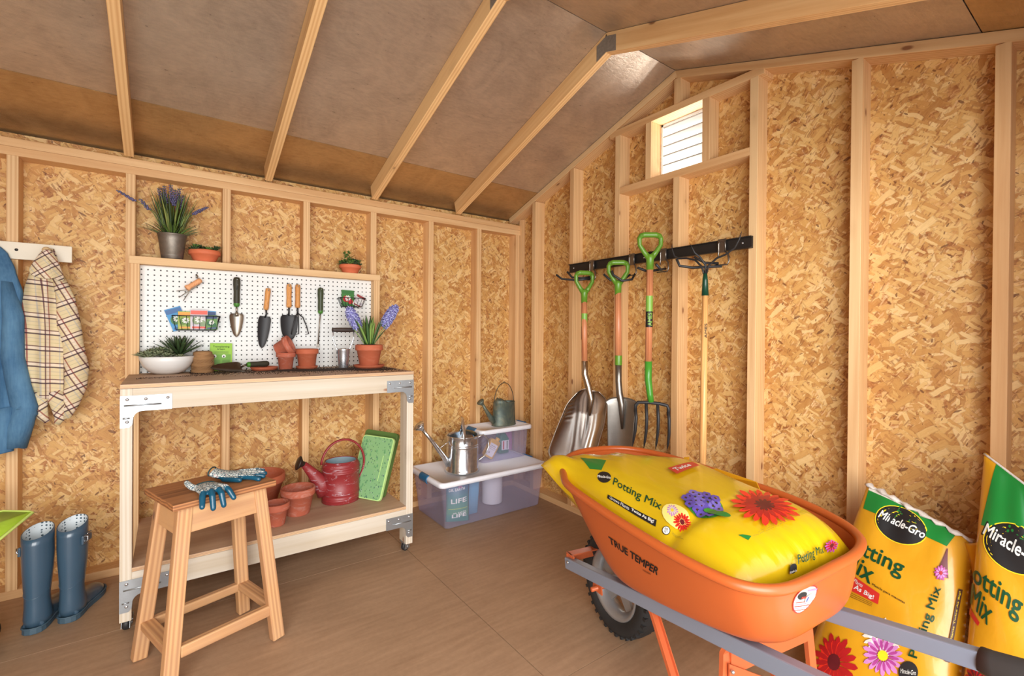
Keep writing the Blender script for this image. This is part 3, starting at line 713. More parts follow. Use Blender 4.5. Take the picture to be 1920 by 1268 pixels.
basket('narrow black wire basket of seed packets at the upper right of the pegboard', -1.353, -1.205, 1.402, .052, -.055,
 [('red tomato seed packet standing in the narrow basket', -.02, 0, .03, .075, .098, (60, 120, 50), (50, 110, 50), (196, 30, 44)),
  ('white seed packet leaning in the narrow basket', .032, -.012, .45, .06, .075, (232, 228, 226), (150, 60, 60), (200, 190, 196))])

# bulb planter standing on the bench
b = thing('bulb_planter', 'chrome bulb planter with a dark crossbar grip standing by the hyacinth pot', 'bulb planter', (-1.366, -.20, BT))
CHR = plain('chrome', (214, 218, 224), .22, .85, .05)
obj('cylinder', G().lathe([(.027, 0), (.0325, .055), (.0355, .105), (.0375, .112), (.036, .113), (.026, .001)], 36), CHR, b)
g = G()
for sg in (-1, 1): g.tube([(sg*.034, 0, .085), (sg*.036, 0, .11), (sg*.052, 0, .15), (sg*.058, 0, .17), (sg*.058, 0, .228)], .0036, 8, flat=.6)
obj('frame', g, CHR, b)
obj('grip', G().lathe([(.0005, -.066), (.0105, -.064), (.012, -.05), (.0135, -.02), (.0135, .02), (.012, .05), (.0105, .064), (.0005, .066)], 18, 0, T3(0, 0, .222) @ RY(PI/2)), plain('dark_brown_grip', (58, 44, 38), .5), b)
g = G()
for k in range(11): g.box((-.0004, -.036-.001, .02+k*.007), (.006 if k % 2 else .003, -.0345, .021+k*.007), T=RZ(.1))
obj('depth_marks', g, INK, b)

# hyacinth
b = thing('potted_hyacinth', 'blue hyacinth in a terracotta pot on a saucer at the right of the bench top', 'potted plant', (-1.232, -.25, BT))
obj('saucer', G().lathe(saucer_profile(.088, .019), 40), TERRA, b)
obj('terracotta_pot', G().lathe([(r, z+.005) for r, z in pot_profile(.078, .132, .66, .25)], 40), TERRA, b)
obj('soil', G().lathe([(.0005, .142), (.03, .14), (.068, .128)], 24), SOIL, b)
g = G(); rnd = random.Random(8)
for i in range(22):
    a = i*2.39996; sx = math.cos(a)*.5*(.3+i/22); L = .12+rnd.random()*.05
    leafmesh(g, (math.cos(a)*.022, math.sin(a)*.022, .13), (sx*1.15, math.sin(a)*.3, 1), L*1.18, .022, .08, rnd.choice((0, 1)), .2, n=6)
obj('leaves', g, [plain('hyacinth_leaf', (124, 156, 76), .45, 0, .25, 18), plain('hyacinth_leaf_dark', (64, 96, 52), .45, 0, .25, 18)], b)
HY = plain('hyacinth_petal', (132, 130, 196), .6, 0, .3, 60); HY2 = plain('hyacinth_petal_pale', (176, 178, 226), .6, 0, .2, 60)
def floret(g, c, n_, r):
    n_ = Vector(n_).normalized(); a = n_.orthogonal().normalized(); bb = n_.cross(a); k0 = rnd.random()*6
    for k in range(6):
        an = k0+k*PI/3; d = a*math.cos(an)+bb*math.sin(an)+n_*.35
        leafmesh(g, c, d, r, r*.5, .25, (k+int(k0)) % 2, .2, up=n_, n=3)
for sg, top in ((-1, (-.118, 0, .338)), (1, (.155, -.01, .362))):
    base = Vector((sg*.02, 0, .14)); top = Vector(top)
    obj('stem', G().tube([base, base.lerp(top, .4)+Vector((-sg*.015, 0, .015)), base.lerp(top, .85)], .0055, 8), MID_G, b)
    g = G(); ax_ = (top-base).normalized(); a = ax_.orthogonal().normalized(); bb = ax_.cross(a)
    for i in range(58):
        t_ = i/58; an = i*2.39996; rr = .024*math.sin(PI*(.18+.72*t_))**.7
        c = base.lerp(top, .50+.52*t_)
        n_ = a*math.cos(an)+bb*math.sin(an)+ax_*(.1+t_*.5)
        floret(g, c+(a*math.cos(an)+bb*math.sin(an))*rr, n_, .025)
    obj('flower_head', g, [HY, HY2], b)

# loose pots on the bench top
obj('terracotta_saucer', G().lathe(saucer_profile(.068, .018), 40), TERRA, None, T3(-1.765, -.13, BT+.001), label='empty terracotta saucer under the handle of the lying trowel', cat='saucer')
pot('small upright terracotta pot carrying the tilted pot', (-1.658, -.125, BT), .050, .094, TERRO)
pot('dusty terracotta pot lying tilted on top of the upright one', T3(-1.663, -.133, BT+.128) @ RY(math.radians(62)) @ RX(math.radians(22)) @ T3(0, 0, -.05), .052, .085, TERRO, .66, .35)
b = thing('pot_on_saucer', 'medium terracotta pot on its own saucer just left of the bulb planter', 'flower pot', (-1.548, -.13, BT))
obj('saucer', G().lathe(saucer_profile(.058, .016), 36), TERRA, b)
obj('terracotta_pot', G().lathe([(r, z+.005) for r, z in pot_profile(.061, .108, .72, .26)], 36), TERRA, b)
# lying trowel
c_ = Vector((-1.965, -.21, BT)); e_ = Vector((-1.745, -.135, BT))
M = frame(e_+Vector((0, 0, .034)), (e_-c_).cross(Vector((0, 0, 1))), (0, 0, 1)); M = frame(e_+Vector((0, 0, .034)), Vector((0, 0, 1)).cross((c_-e_))*1, (0, 0, 1))
d_ = (c_-e_).normalized()
M = frame(e_+Vector((0, 0, .036)), (-d_).cross(Vector((0, 0, 1))), Vector((0, 0, 1))) @ RY(math.radians(40))
t = thing('hand_trowel', 'dark steel trowel lying across a saucer on the bench top', 'trowel', M)
g = G(); grip(g, .115, .016, 0, 1); obj('handle', g, [GRIP, GRNR], t)
g = G().tube([(0, -.11, 0), (0, -.125, -.004), (0, -.14, -.018)], .005, 8); blade(g, .082, .155, .016, 0, T3(0, -.13, -.016) @ RX(math.radians(-3)) ); obj('blade', g, plain('dark_worn_steel', (92, 80, 68), .32, .85, .3, 18), t)
# spilled soil
g = G(); rnd = random.Random(21)
def crumb(x, y, z, r): g.add([(x+r*rnd.uniform(.5, 1), y, z), (x-r*.5, y+r*rnd.uniform(.5, 1), z), (x-r*.5, y-r*.8, z), (x, y, z+r*rnd.uniform(.5, 1.1))], [(0, 1, 3), (1, 2, 3), (2, 0, 3), (2, 1, 0)])
for i in range(5200):
    u = rnd.random(); x = -2.1+u*.98; sp = .07+.12*u
    y = -.14-.13*u+rnd.gauss(0, sp*.9)
    if -.59 < y < -.035 and x < -1.13: crumb(x, y, BT, rnd.uniform(.0012, .0042))
for i in range(500):
    x = rnd.uniform(-2.3, -1.95); y = -.3+rnd.gauss(0, .02)+.04*math.sin(x*9)
    crumb(x, y, BT, rnd.uniform(.001, .003))
def patch(cx_, cy_, rx, ry):
    n = 40; pts = [(cx_+rx*math.cos(2*PI*k/n)*(1+.18*math.sin(k*1.7)+.1*rnd.random()), cy_+ry*math.sin(2*PI*k/n)*(1+.2*math.sin(k*2.3)), BT+.0006) for k in range(n)]
    g.add(pts+[(cx_, cy_, BT+.006)], [(k, (k+1) % n, n) for k in range(n)])
patch(-1.42, -.26, .26, .09); patch(-1.66, -.2, .14, .05); patch(-1.25, -.38, .11, .07)
obj('spilled_soil', g, SOIL, label='dark potting soil scattered over the bench top', cat='soil', kind='stuff')

# ---------------- lower shelf ----------------
pot('largest terracotta pot on the lower shelf, behind the stool top', (-1.80, -.155, SH), .135, .175, TERRA, .66, .24)
pot('medium wide-rimmed terracotta pot next to the red watering can', (-1.642, -.372, SH), .083, .136, TERRO, .68, .27)
pot('smallest dusty terracotta pot at the shelf front edge', (-1.760, -.465, SH), .060, .108, TERRO, .66, .30)
s = N('chipped_red_enamel'); v = s.coord()
d = s.noise(s.coord(scale=(1, 1, 2.6)), 13, 7, .75, 1.2); f = s.noise(v, 60, 4, .7)
c = s.mix(s.noise(v, 6, 3), rgb((124, 34, 38)), rgb((150, 48, 50)))
c = s.mix(s.math('MULTIPLY', s.ramp(d, [(.57, (0, 0, 0)), (.64, (1, 1, 1))]), .75), c, rgb((176, 150, 158)))
c = s.mix(s.math('MULTIPLY', s.ramp(f, [(.66, (0, 0, 0)), (.7, (1, 1, 1))]), .6), c, rgb((190, 166, 164)))
s.set(c, .42); s.bump(d, .2, .003); REDE = s.m
b = thing('watering_can', 'chipped red enamel watering can on the lower shelf', 'watering can', (-1.405, -.30, SH))
prof = [(.0005, 0), (.100, 0), (.103, .004)]
for z in (.02, .028, .05, .058, .165, .174, .188, .197): prof += [(.1005, z-.002), (.1032, z), (.1005, z+.002)]
prof += [(.1, .205), (.094, .216), (.088, .219), (.088, .224), (.084, .224), (.084, .218)]
obj('body', G().lathe(prof, 44, sx=.98, sy=.9), REDE, b)
obj('inner_lining', G().lathe([(.084, .221), (.086, .05), (.0005, .045)], 36, sx=.97, sy=.89), plain('pale_blue_enamel', (128, 150, 160), .45, 0, .15, 15), b)
g = G().tube([(-.075, 0, .075), (-.105, 0, .11), (-.15, 0, .175), (-.195, 0, .23)], [.062, .045, .028, .017], 20, flat=.8); obj('spout', g, REDE, b)
g = G().lathe([(.014, 0), (.016, .012), (.036, .028), (.038, .032), (.03, .037), (.0005, .040)], 28, 0, T3(-.192, 0, .228) @ RY(math.radians(-68))); obj('rose', g, plain('dark_bronze', (56, 44, 38), .45, .5, .2, 30), b)
g = G().tube([(.10*math.cos(a)*1.18+.012, 0, .20+.135*math.sin(a)) for a in [PI-.1-k*(PI+.75)/26 for k in range(27)]], .0062, 10, flat=1.5); obj('handle', g, REDE, b)
# kneeling pads
s = N('printed_green_foam'); v = s.coord()
c = s.mix(s.noise(v, 5, 2), rgb((138, 176, 112)), rgb((112, 166, 120)))
for sc_, ang, colr, th in ((62, .4, (48, 88, 84), .2), (80, 1.4, (60, 100, 66), .2), (48, 2.3, (90, 146, 96), .25), (70, .9, (150, 170, 150), .16)):
    vo = s.n('TexVoronoi', feature='F1'); s.l(s.coord(scale=(1, .55, 1), rot=(0, 0, ang)), vo.inputs['Vector']); vo.inputs['Scale'].default_value = sc_
    c = s.mix(s.math('MULTIPLY', s.math('LESS_THAN', vo.outputs['Distance'], th), .85), c, rgb(colr))
s.set(c, .6); PADP = s.m
PADL = plain('pad_lime_edge', (178, 214, 134), .6); PADD = plain('pad_olive', (84, 112, 52), .6, 0, .1, 20)
def rrect(w_, h_, r, n=5):
    out = []
    for cx_, cy_, a0 in ((w_/2-r, h_/2-r, 0), (-w_/2+r, h_/2-r, PI/2), (-w_/2+r, -h_/2+r, PI), (w_/2-r, -h_/2+r, 3*PI/2)):
        out += [(cx_+r*math.cos(a0+PI/2*k/n), cy_+r*math.sin(a0+PI/2*k/n)) for k in range(n+1)]
    return out
def pad(label, bl, br, tl, th, faces, mats):
    bl, br, tl = Vector(bl), Vector(br), Vector(tl); x = (br-bl); y = (tl-bl); w_ = x.length; h_ = y.length
    M = frame((br+tl)/2, x, x.cross(y))
    b = obj('kneeling_pad', G().prism(rrect(w_, h_, .02), -th, 0), mats[0], None, M, label=label, cat='kneeling pad', bev=.002)
    if len(mats) > 1:
        obj('printed_face', G().prism(rrect(w_-.012, h_-.012, .016), 0, .0012), mats[1], b, M)
        obj('hand_slot', G().prism(rrect(.004, .14, .0019), .0012, .002), PADL, b, M @ T3(w_/2-.045, 0, 0))
    return b
# leaning pair, propped on the right-hand legs
pad('patterned light green kneeling pad leaning by the right bench leg, in front', (-1.352, -.300, SH+.010), (-1.232, -.475, SH+.002), (-1.262, -.215, SH+.335), .018, 0, [PADL, PADP])
pad('plain olive green kneeling pad behind the patterned one', (-1.318, -.235, SH+.012), (-1.198, -.435, SH+.004), (-1.228, -.150, SH+.352), .026, 0, [PADD])
# ---------------- coat rack and shirts ----------------
b = thing('coat_rack', 'cream painted peg rail with round knobs high on the back wall at the left', 'coat rack', (-2.95, -.010, 1.544))
CREAM = plain('cream_paint', (226, 216, 196), .5)
obj('rail', G().box((-3.35, -.020, 1.507), (-2.548, -.001, 1.582)), CREAM, b, I4, bev=.002)
KNOB = plain('knob_wood', (216, 186, 140), .45)
for x in (-2.627, -2.80, -3.0, -3.2): obj('knob', G().lathe([(.0005, .056), (.008, .055), (.014, .048), (.015, .042), (.011, .034), (.007, .026), (.007, .0)], 20, 0, T3(x, -.020, 1.551) @ RX(PI/2)), KNOB, b, I4)
obj('screw', G().lathe([(.0005, .002), (.006, .001), (.006, 0)], 14, 0, T3(-2.728, -.020, 1.548) @ RX(PI/2)), INK, b, I4)

s = N('plaid_cotton'); uv = s.n('UVMap'); sep = s.n('SeparateXYZ'); s.l(uv.outputs[0], sep.inputs[0])
U_, V_ = sep.outputs[0], sep.outputs[1]
def band(x, per, off, wd):
    f = s.math('FRACT', s.math('DIVIDE', s.math('ADD', x, off), per))
    return s.math('LESS_THAN', s.math('ABSOLUTE', s.math('SUBTRACT', f, .5)), wd/per/2)
c = rgb((214, 196, 156))
c = s.mix(.0, c, c)
for x, per, off, wd, colr, op in ((U_, .072, 0, .011, (232, 214, 206), .5), (V_, .072, 0, .011, (232, 214, 206), .5), (U_, .072, .028, .004, (150, 160, 176), .45), (V_, .072, .03, .004, (176, 164, 150), .5), (V_, .072, .046, .003, (170, 160, 110), .4),
                              (U_, .072, .011, .0050, (84, 30, 54), .85), (U_, .072, -.009, .0046, (140, 40, 50), .8), (V_, .072, .010, .0060, (62, 34, 56), .9), (V_, .072, -.008, .0044, (84, 34, 52), .85)):
    c = s.mix(s.math('MULTIPLY', band(x, per, off, wd), op), c, rgb(colr))
s.set(c, .85); s.bump(s.noise(s.coord(), 180, 2), .1, .001); PLAID = s.m
s = N('blue_denim'); v = s.coord(); n1 = s.noise(v, 6, 5, .6); n2 = s.noise(s.coord(scale=(1, 1, .12)), 120, 3)
s.set(s.ramp(s.math('ADD', s.math('MULTIPLY', n1, .7), s.math('MULTIPLY', n2, .3)), [(.3, rgb((46, 88, 126))), (.7, rgb((96, 140, 172)))]), .85); s.bump(n2, .2, .001); DENIM = s.m

def add_uv(o, fn):
    me = o.data; uvl = me.uv_layers.new(name='UVMap')
    for p in me.polygons:
        for li in p.loop_indices:
            uvl.data[li].uv = fn(me.vertices[me.loops[li].vertex_index].co)
def interp(tab, z):
    tab = sorted(tab)
    if z <= tab[0][0]: return tab[0][1]
    for (a, fa), (b_, fb) in zip(tab, tab[1:]):
        if z <= b_:
            t = (z-a)/(b_-a); t = t*t*(3-2*t)*.4+t*.6
            return fa+(fb-fa)*t
    return tab[-1][1]
def drape(ztop, zbot, left, right, depth, folds, nz=60, na=56, back=-.012, yfront=None):
    """hanging cloth body as a closed flattened tube: front carries the folds"""
    rings = []
    for j in range(nz+1):
        t = j/nz; z = ztop+(zbot-ztop)*t; xl = interp(left, z); xr = interp(right, z); ring = []
        D = interp(depth, z)
        for i in range(na):
            a = 2*PI*i/na; cx_ = (xl+xr)/2; hw = (xr-xl)/2
            x = cx_+hw*math.cos(a); sy = math.sin(a)
            if sy > 0: y = back-D-(abs(sy)**.6)*D*.9   # front (towards -y)
            else: y = back-D+abs(sy)**.8*D*.95
            if sy > 0:
                k = sum(am*math.sin(fq*(x-x0)+ph+dr*z)*min(1, t*3+.25) for am, fq, x0, ph, dr in folds)
                y -= k*abs(sy)**.5
            ring.append((x, y, z+.006*math.sin(a*3+t)*(.2 if j < nz else 1.2)))
        rings.append(ring)
    return G().loft(rings, 0, True, (True, True), True)
b = thing('plaid_shirt', 'cream and burgundy plaid shirt hanging from the last knob of the rail', 'shirt', (-2.62, -.05, 1.54))
L = [(1.560, -2.638), (1.53, -2.645), (1.476, -2.668), (1.44, -2.684), (1.38, -2.698), (1.30, -2.705), (1.20, -2.715), (1.10, -2.720), (1.02, -2.710), (.95, -2.700), (.90, -2.675)]
Rr = [(1.560, -2.606), (1.53, -2.597), (1.476, -2.582), (1.43, -2.572), (1.36, -2.566), (1.27, -2.560), (1.15, -2.556), (1.02, -2.552), (.93, -2.556), (.90, -2.570)]
g = drape(1.562, .895, L, Rr, [(1.56, .014), (1.45, .035), (1.2, .045), (.9, .04)], [(.009, 62, -2.64, 0, 1.2), (.006, 120, -2.6, 1, -2), (.004, 33, -2.6, .5, 6)])
o = obj('shirt_body', g, PLAID, b, I4); add_uv(o, lambda c: (c.x*1.05+.03*c.z+c.y*.6, c.z+.12*(c.x+2.64)))
# collar / yoke flap gathered at the knob
g = G()
g.loft([[(-2.640, -.075, 1.552), (-2.620, -.092, 1.558), (-2.602, -.075, 1.548)], [(-2.668, -.082, 1.490), (-2.628, -.106, 1.468), (-2.584, -.082, 1.482)], [(-2.690, -.086, 1.446), (-2.640, -.112, 1.410), (-2.570, -.084, 1.428)]], 0, False)
g.loft([[(-2.618, -.093, 1.556), (-2.600, -.078, 1.545)], [(-2.612, -.110, 1.47), (-2.572, -.082, 1.466)], [(-2.596, -.112, 1.418), (-2.556, -.078, 1.40)]], 0, False)
o = obj('collar', g, PLAID, b, I4, solid=.004, sub=2); add_uv(o, lambda c: ((c.x+c.z*.7), (c.z-c.x*.8)))
# sleeve on the right, bunched cuffs
g = G().tube([(-2.585, -.06, 1.44), (-2.562, -.07, 1.34), (-2.552, -.075, 1.22), (-2.536, -.075, 1.12), (-2.522, -.07, 1.02), (-2.528, -.068, .94), (-2.548, -.066, .86), (-2.566, -.064, .80)], [.022, .034, .040, .036, .042, .040, .030, .022], 18, flat=.8)
for i, (x, y, z) in enumerate(g.v): g.v[i] = (x+.004*math.sin(z*70+y*40), y+.006*math.sin(z*55+x*60), z+.004*math.sin(x*150))
o = obj('sleeve', g, PLAID, b, I4); add_uv(o, lambda c: (c.x*.9+c.z*.45, c.z*.9-c.x*.45))
g = G().tube([(-2.64, -.07, .92), (-2.645, -.072, .87), (-2.636, -.07, .81), (-2.622, -.066, .785)], [.03, .026, .020, .010], 14, flat=.7)
o = obj('sleeve', g, PLAID, b, I4); add_uv(o, lambda c: (c.x*.8+c.z*.6, c.z*.8-c.x*.6))
g = G().tube([(-2.60, -.066, .92), (-2.585, -.07, .86), (-2.578, -.068, .80), (-2.590, -.066, .772)], [.032, .028, .020, .011], 14, flat=.7)
o = obj('shirt_tail', g, PLAID, b, I4); add_uv(o, lambda c: (c.x*.8-c.z*.6, c.z*.8+c.x*.6))

b = thing('denim_shirt', 'faded blue denim shirt hanging at the far left of the peg rail', 'shirt', (-2.80, -.05, 1.54))
g = drape(1.556, .70, [(1.556, -2.84), (1.45, -2.93), (1.2, -2.96), (.7, -2.92)], [(1.556, -2.776), (1.53, -2.752), (1.46, -2.726), (1.36, -2.700), (1.28, -2.705), (1.1, -2.722), (1.0, -2.716), (.90, -2.70), (.80, -2.69), (.70, -2.70)],
          [(1.55, .016), (1.4, .045), (.7, .05)], [(.011, 48, -2.8, 0, 1.5), (.006, 95, -2.8, 2, -3)])
obj('shirt_body', g, DENIM, b, I4)
g = G().tube([(-2.745, -.07, 1.40), (-2.728, -.085, 1.25), (-2.722, -.09, 1.08), (-2.706, -.09, .95), (-2.685, -.088, .86), (-2.70, -.085, .78), (-2.72, -.08, .69)], [.022, .034, .038, .040, .044, .044, .036], 18, flat=.8)
for i, (x, y, z) in enumerate(g.v): g.v[i] = (x+.005*math.sin(z*60+y*40), y+.007*math.sin(z*45+x*60), z+.004*math.sin(x*120))
obj('sleeve', g, DENIM, b, I4)
g = G().loft([[(-2.775+.055*math.cos(a), -.085+.034*math.sin(a), z) for a in [2*PI*k/20 for k in range(20)]] for z in (.86, .80, .72, .675, .670)], 0, True, (True, True))
for i, (x, y, z) in enumerate(g.v): g.v[i] = (x+.01*(z-.8), y+.004*math.sin(x*120), z+.006*math.sin(x*50))
obj('cuff', g, DENIM, b, I4)
g = G().tube([(-2.70, -.105, .868), (-2.665, -.10, .838), (-2.655, -.09, .822)], [.020, .018, .010], 12, flat=.8); obj('cuff', g, DENIM, b, I4)

# ---------------- boots ----------------
BOOT = plain('navy_rubber', (60, 84, 103), .28, 0, .12, 4, 0, Coat_Weight=.4)
s = N('dotted_lining'); vo = s.n('TexVoronoi', feature='F1'); s.l(s.coord(), vo.inputs['Vector']); vo.inputs['Scale'].default_value = 75; vo.inputs['Randomness'].default_value = .35
s.set(s.mix(s.math('LESS_THAN', vo.outputs['Distance'], .3), rgb((206, 214, 218)), rgb((70, 88, 100))), .8); LIN = s.m
SOLE = plain('grey_blue_sole', (62, 84, 98), .6, 0, .1, 20, .1)
STEEL = plain('bright_steel', (210, 214, 218), .2, 1.0, .05)
def boot(label, M, H, rng):
    b = thing('rubber_boot', label, 'boot', M, 'pair of blue rubber boots')
    # local: heel at y=0 back, toe towards +y, x across
    def ell(cx_, cy_, rx, ry, z, tilt=0., n=28, wav=0.): return [(cx_+rx*math.cos(a), cy_+ry*math.sin(a), z+tilt*math.sin(a)+wav*math.sin(a*2)) for a in [2*PI*k/n for k in range(n)]]
    g = G()
    rings = [ell(0, .062, .040, .055, .022), ell(0, .060, .042, .058, .05), ell(0, .055, .039, .050, .09), ell(0, .052, .037, .047, .13), ell(0, .054, .041, .052, .18), ell(0, .056, .0455, .057, .24), ell(0, .056, .0475, .060, .30), ell(0, .055, .047, .060, H-.04, .004), ell(0, .055, .0465, .060, H, .016)]
    g.loft(rings, 0, True, (True, False))
    inner = [ell(0, .055, .0435, .057, H, .016), ell(0, .056, .0430, .055, .26), ell(0, .056, .040, .051, .2)]
    g.loft([rings[-1], inner[0]], 0)
    foot = []
    for y, hw, top in ((.015, .030, .06), (.04, .036, .10), (.09, .037, .105), (.13, .038, .078), (.17, .044, .066), (.21, .045, .058), (.24, .038, .050), (.258, .022, .038), (.262, .006, .028)):
        foot.append([(hw*math.cos(a), y+.0, .018+(top-.018)*max(0, math.sin(a)) if math.sin(a) > 0 else .018) for a in [2*PI*k/24 for k in range(24)]])
    g.loft(foot, 0, True, (True, True))
    o = obj('boot_upper', g, BOOT, b)
    m = o.modifiers.new('s', 'CORRECTIVE_SMOOTH') if False else None
    obj('lining', G().loft(inner, 0, True, (False, True)), LIN, b)
    half = [(.0, -.002), (.018, .002), (.030, .012), (.037, .030), (.0385, .06), (.036, .10), (.040, .14), (.046, .18), (.0465, .21), (.042, .238), (.031, .258), (.016, .268)]
    out = half+[(0, .270)]+[(-x, y) for x, y in half[:0:-1]]
    obj('sole', G().prism(out, 0, .022), SOLE, b, bev=.003)
    obj('sole_band', G().tube([(x*1.02, y, .024) for x, y in out], .0032, 8, closed=True), SOLE, b)
    obj('ankle_seam', G().tube([(.0385*math.cos(a), .053-.049*abs(math.sin(a)), .145+.008*math.cos(a*2)) for a in [PI*k/16 for k in range(17)]], .0014, 6), BOOT, b)
    sg = rng
    g = G().tube([(sg*.046, .035, H-.055), (sg*.058, .038, H-.056), (sg*.058, .038, H-.075), (sg*.046, .035, H-.076)], .0022, 7)
    g.tube([(sg*.050, .05, H-.05), (sg*.056, .07, H-.051), (sg*.050, .09, H-.056)], .0022, 7)
    obj('buckle', g, STEEL, b)
    obj('strap', G().box((sg*.045-.003, .02, H-.085), (sg*.045+.006, .09, H-.05)), BOOT, b, bev=.003)
    return b
boot('left boot of the blue rubber pair, dotted lining showing, nearest the lime green garden stool', T3(-2.620, -.392, 0) @ RZ(math.radians(-14)), .390, -1)
boot('right boot of the blue rubber pair, nearer the workbench', T3(-2.522, -.372, 0) @ RZ(math.radians(-17)), .392, 1)
# rolling garden seat at the left edge
b = thing('garden_stool', 'lime green plastic garden stool at the left edge beside the boots', 'stool', (-2.83, -.47, 0))
s = N('lime_plastic'); n1 = s.noise(s.coord(scale=(3, 3, 1)), 9, 5, .7, 1); s.set(s.mix(n1, rgb((150, 190, 34)), rgb((186, 216, 74))), .35); LIMP = s.m
poly = [(-2.603, -.452), (-2.616, -.438), (-2.70, -.352), (-3.03, -.350), (-3.06, -.40), (-3.06, -.62), (-3.0, -.66), (-2.78, -.64), (-2.70, -.585)]
g = G(); zt = [.497, .499, .492, .49, .49, .46, .45, .445, .425]
c0 = (-2.85, -.49, .452)
n = len(poly); g.add([(x, y, z) for (x, y), z in zip(poly, zt)]+[((x+c0[0])/2, (y+c0[1])/2, (z+c0[2])/2-.006) for (x, y), z in zip(poly, zt)]+[c0], [(i, (i+1) % n, n+(i+1) % n, n+i) for i in range(n)]+[(n+i, n+(i+1) % n, 2*n) for i in range(n)], 0, True)
obj('seat_pan', g, LIMP, b, I4, solid=.006)
obj('rim', G().tube([(x, y, z+.001) for (x, y), z in zip(poly, zt)], .005, 8, closed=True), plain('pale_lime_rim', (206, 230, 120), .35), b, I4)
obj('post', G().lathe([(.05, .10), (.035, .14), (.03, .40), (.09, .455)], 20, T=T3(-2.84, -.49, 0)), plain('dark_olive_plastic', (58, 50, 36), .5), b, I4)
obj('base', G().box((-2.99, -.64, .07), (-2.72, -.36, .11)), plain('dark_olive_plastic', (58, 50, 36), .5), b, I4, bev=.01)
for x in (-2.95, -2.755):
    for y in (-.61, -.39): obj('wheel', G().lathe([(.01, -.015), (.05, -.015), (.055, -.01), (.055, .01), (.05, .015), (.01, .015)], 24, T=T3(x, y, .055) @ RX(PI/2), caps=(True, True)), RUB, b, I4)

# ---------------- stool ----------------
MS = T3(-2.05, -.885, 0) @ RZ(math.radians(17.5))
b = thing('stool', 'weathered wooden stool with splayed legs in front of the workbench', 'stool', MS)
def W(p): return MS @ Vector(p)
def sboard(name, p0, p1, wa, wb, side, mat, bev=.003): return board(name, b, W(p0), W(p1), wa, wb, MS.to_3x3() @ Vector(side), mat, bev)
M = MS @ frame((0, 0, .609), (0, 0, 1), (1, 0, 0))
g = G().box((-.011, -.139, -.172), (.011, .139, .172)); obj('seat', g, SEATW, b, M, bev=.003)
obj('seat_edge', G().box((-.0112, -.1402, -.1722), (.0112, -.1382, .1722)), STOOLW, b, MS @ frame((0, -.0, .609), (0, 0, 1), (1, 0, 0)) @ T3(0, .2784, 0)) if False else None
for su in (-1, 1):
    for sv in (-1, 1):
        sboard('leg', (su*.181-.004, sv*.142, .004), (su*.124, sv*.093, .599), .045, .034, (1, 0, 0), STOOLW, .004)
for sv in (-1, 1):
    p = [(-.124, 0), (.124, 0), (.135, -.098), (-.135, -.098)]
    sboard('apron', (-.118, sv*.0985, .550), (.118, sv*.0985, .550), .018, .094, (0, 1, .07*sv), STOOLW, .002)
for su in (-1, 1):
    sboard('apron', (su*.134, -.085, .545), (su*.134, .085, .545), .018, .094, (1, 0, .1*su), STOOLW, .002)
    sboard('stretcher', (su*.166, -.118, .130), (su*.166, .118, .130), .044, .028, (1, 0, 0), STOOLW, .004)
sboard('stretcher', (-.150, -.131, .122), (.150, -.131, .122), .028, .040, (0, 1, 0), STOOLW, .005)
sboard('stretcher', (-.150, .131, .125), (.150, .131, .125), .030, .034, (0, 1, 0), STOOLW, .006)

# ---------------- gloves ----------------
def glove_mat(name, fn_axis, thr, sign):
    s = N(name); v = s.coord(); sep = s.n('SeparateXYZ'); s.l(v, sep.inputs[0])
    nz = s.noise(v, 40, 3); m = s.math('GREATER_THAN', s.math('MULTIPLY', s.math('ADD', sep.outputs[fn_axis], s.math('MULTIPLY', s.math('SUBTRACT', nz, .5), .012)), sign), thr)
    vo = s.n('TexVoronoi', feature='DISTANCE_TO_EDGE'); s.l(s.coord(src=v), vo.inputs['Vector']); vo.inputs['Scale'].default_value = 95
    vv = s.n('TexVoronoi', feature='F1'); s.l(v, vv.inputs['Vector']); vv.inputs['Scale'].default_value = 60
    c = s.mix(s.math('LESS_THAN', vo.outputs['Distance'], .09), rgb((204, 208, 202)), rgb((70, 96, 108)))
    c = s.mix(s.math('MULTIPLY', s.math('LESS_THAN', vv.outputs['Distance'], .2), .6), c, rgb((196, 150, 150)))
    s.set(s.mix(m, c, rgb((14, 74, 98))), s.math('SUBTRACT', .8, s.math('MULTIPLY', m, .58))); return s.m
def glove(label, M, fingers, thumb, palm, cuff, mat, voxel=.0032):
    b = thing('garden_glove', label, 'glove', M, 'pair of patterned garden gloves')
    g = G()
    g.tube(palm[0], palm[1], 18, flat=palm[2], up=palm[3])
    for pts, rr in fingers+[thumb]:
        g.tube(pts, rr, 12); g.ball(pts[-1], rr[-1]*1.0, 10); g.ball(pts[0], rr[0], 10)
    o = obj('glove_shell', g, mat, b)
    m = o.modifiers.new('r', 'REMESH'); m.mode = 'VOXEL'; m.voxel_size = voxel; m.use_smooth_shade = True
    m = o.modifiers.new('s', 'SMOOTH'); m.factor = .5; m.iterations = 3
    obj('cuff_hem', G().tube(cuff, .0026, 8, closed=True), plain('dark_teal_hem', (30, 66, 70), .8), b)
    return b
MG = MS
def gl(p): return p
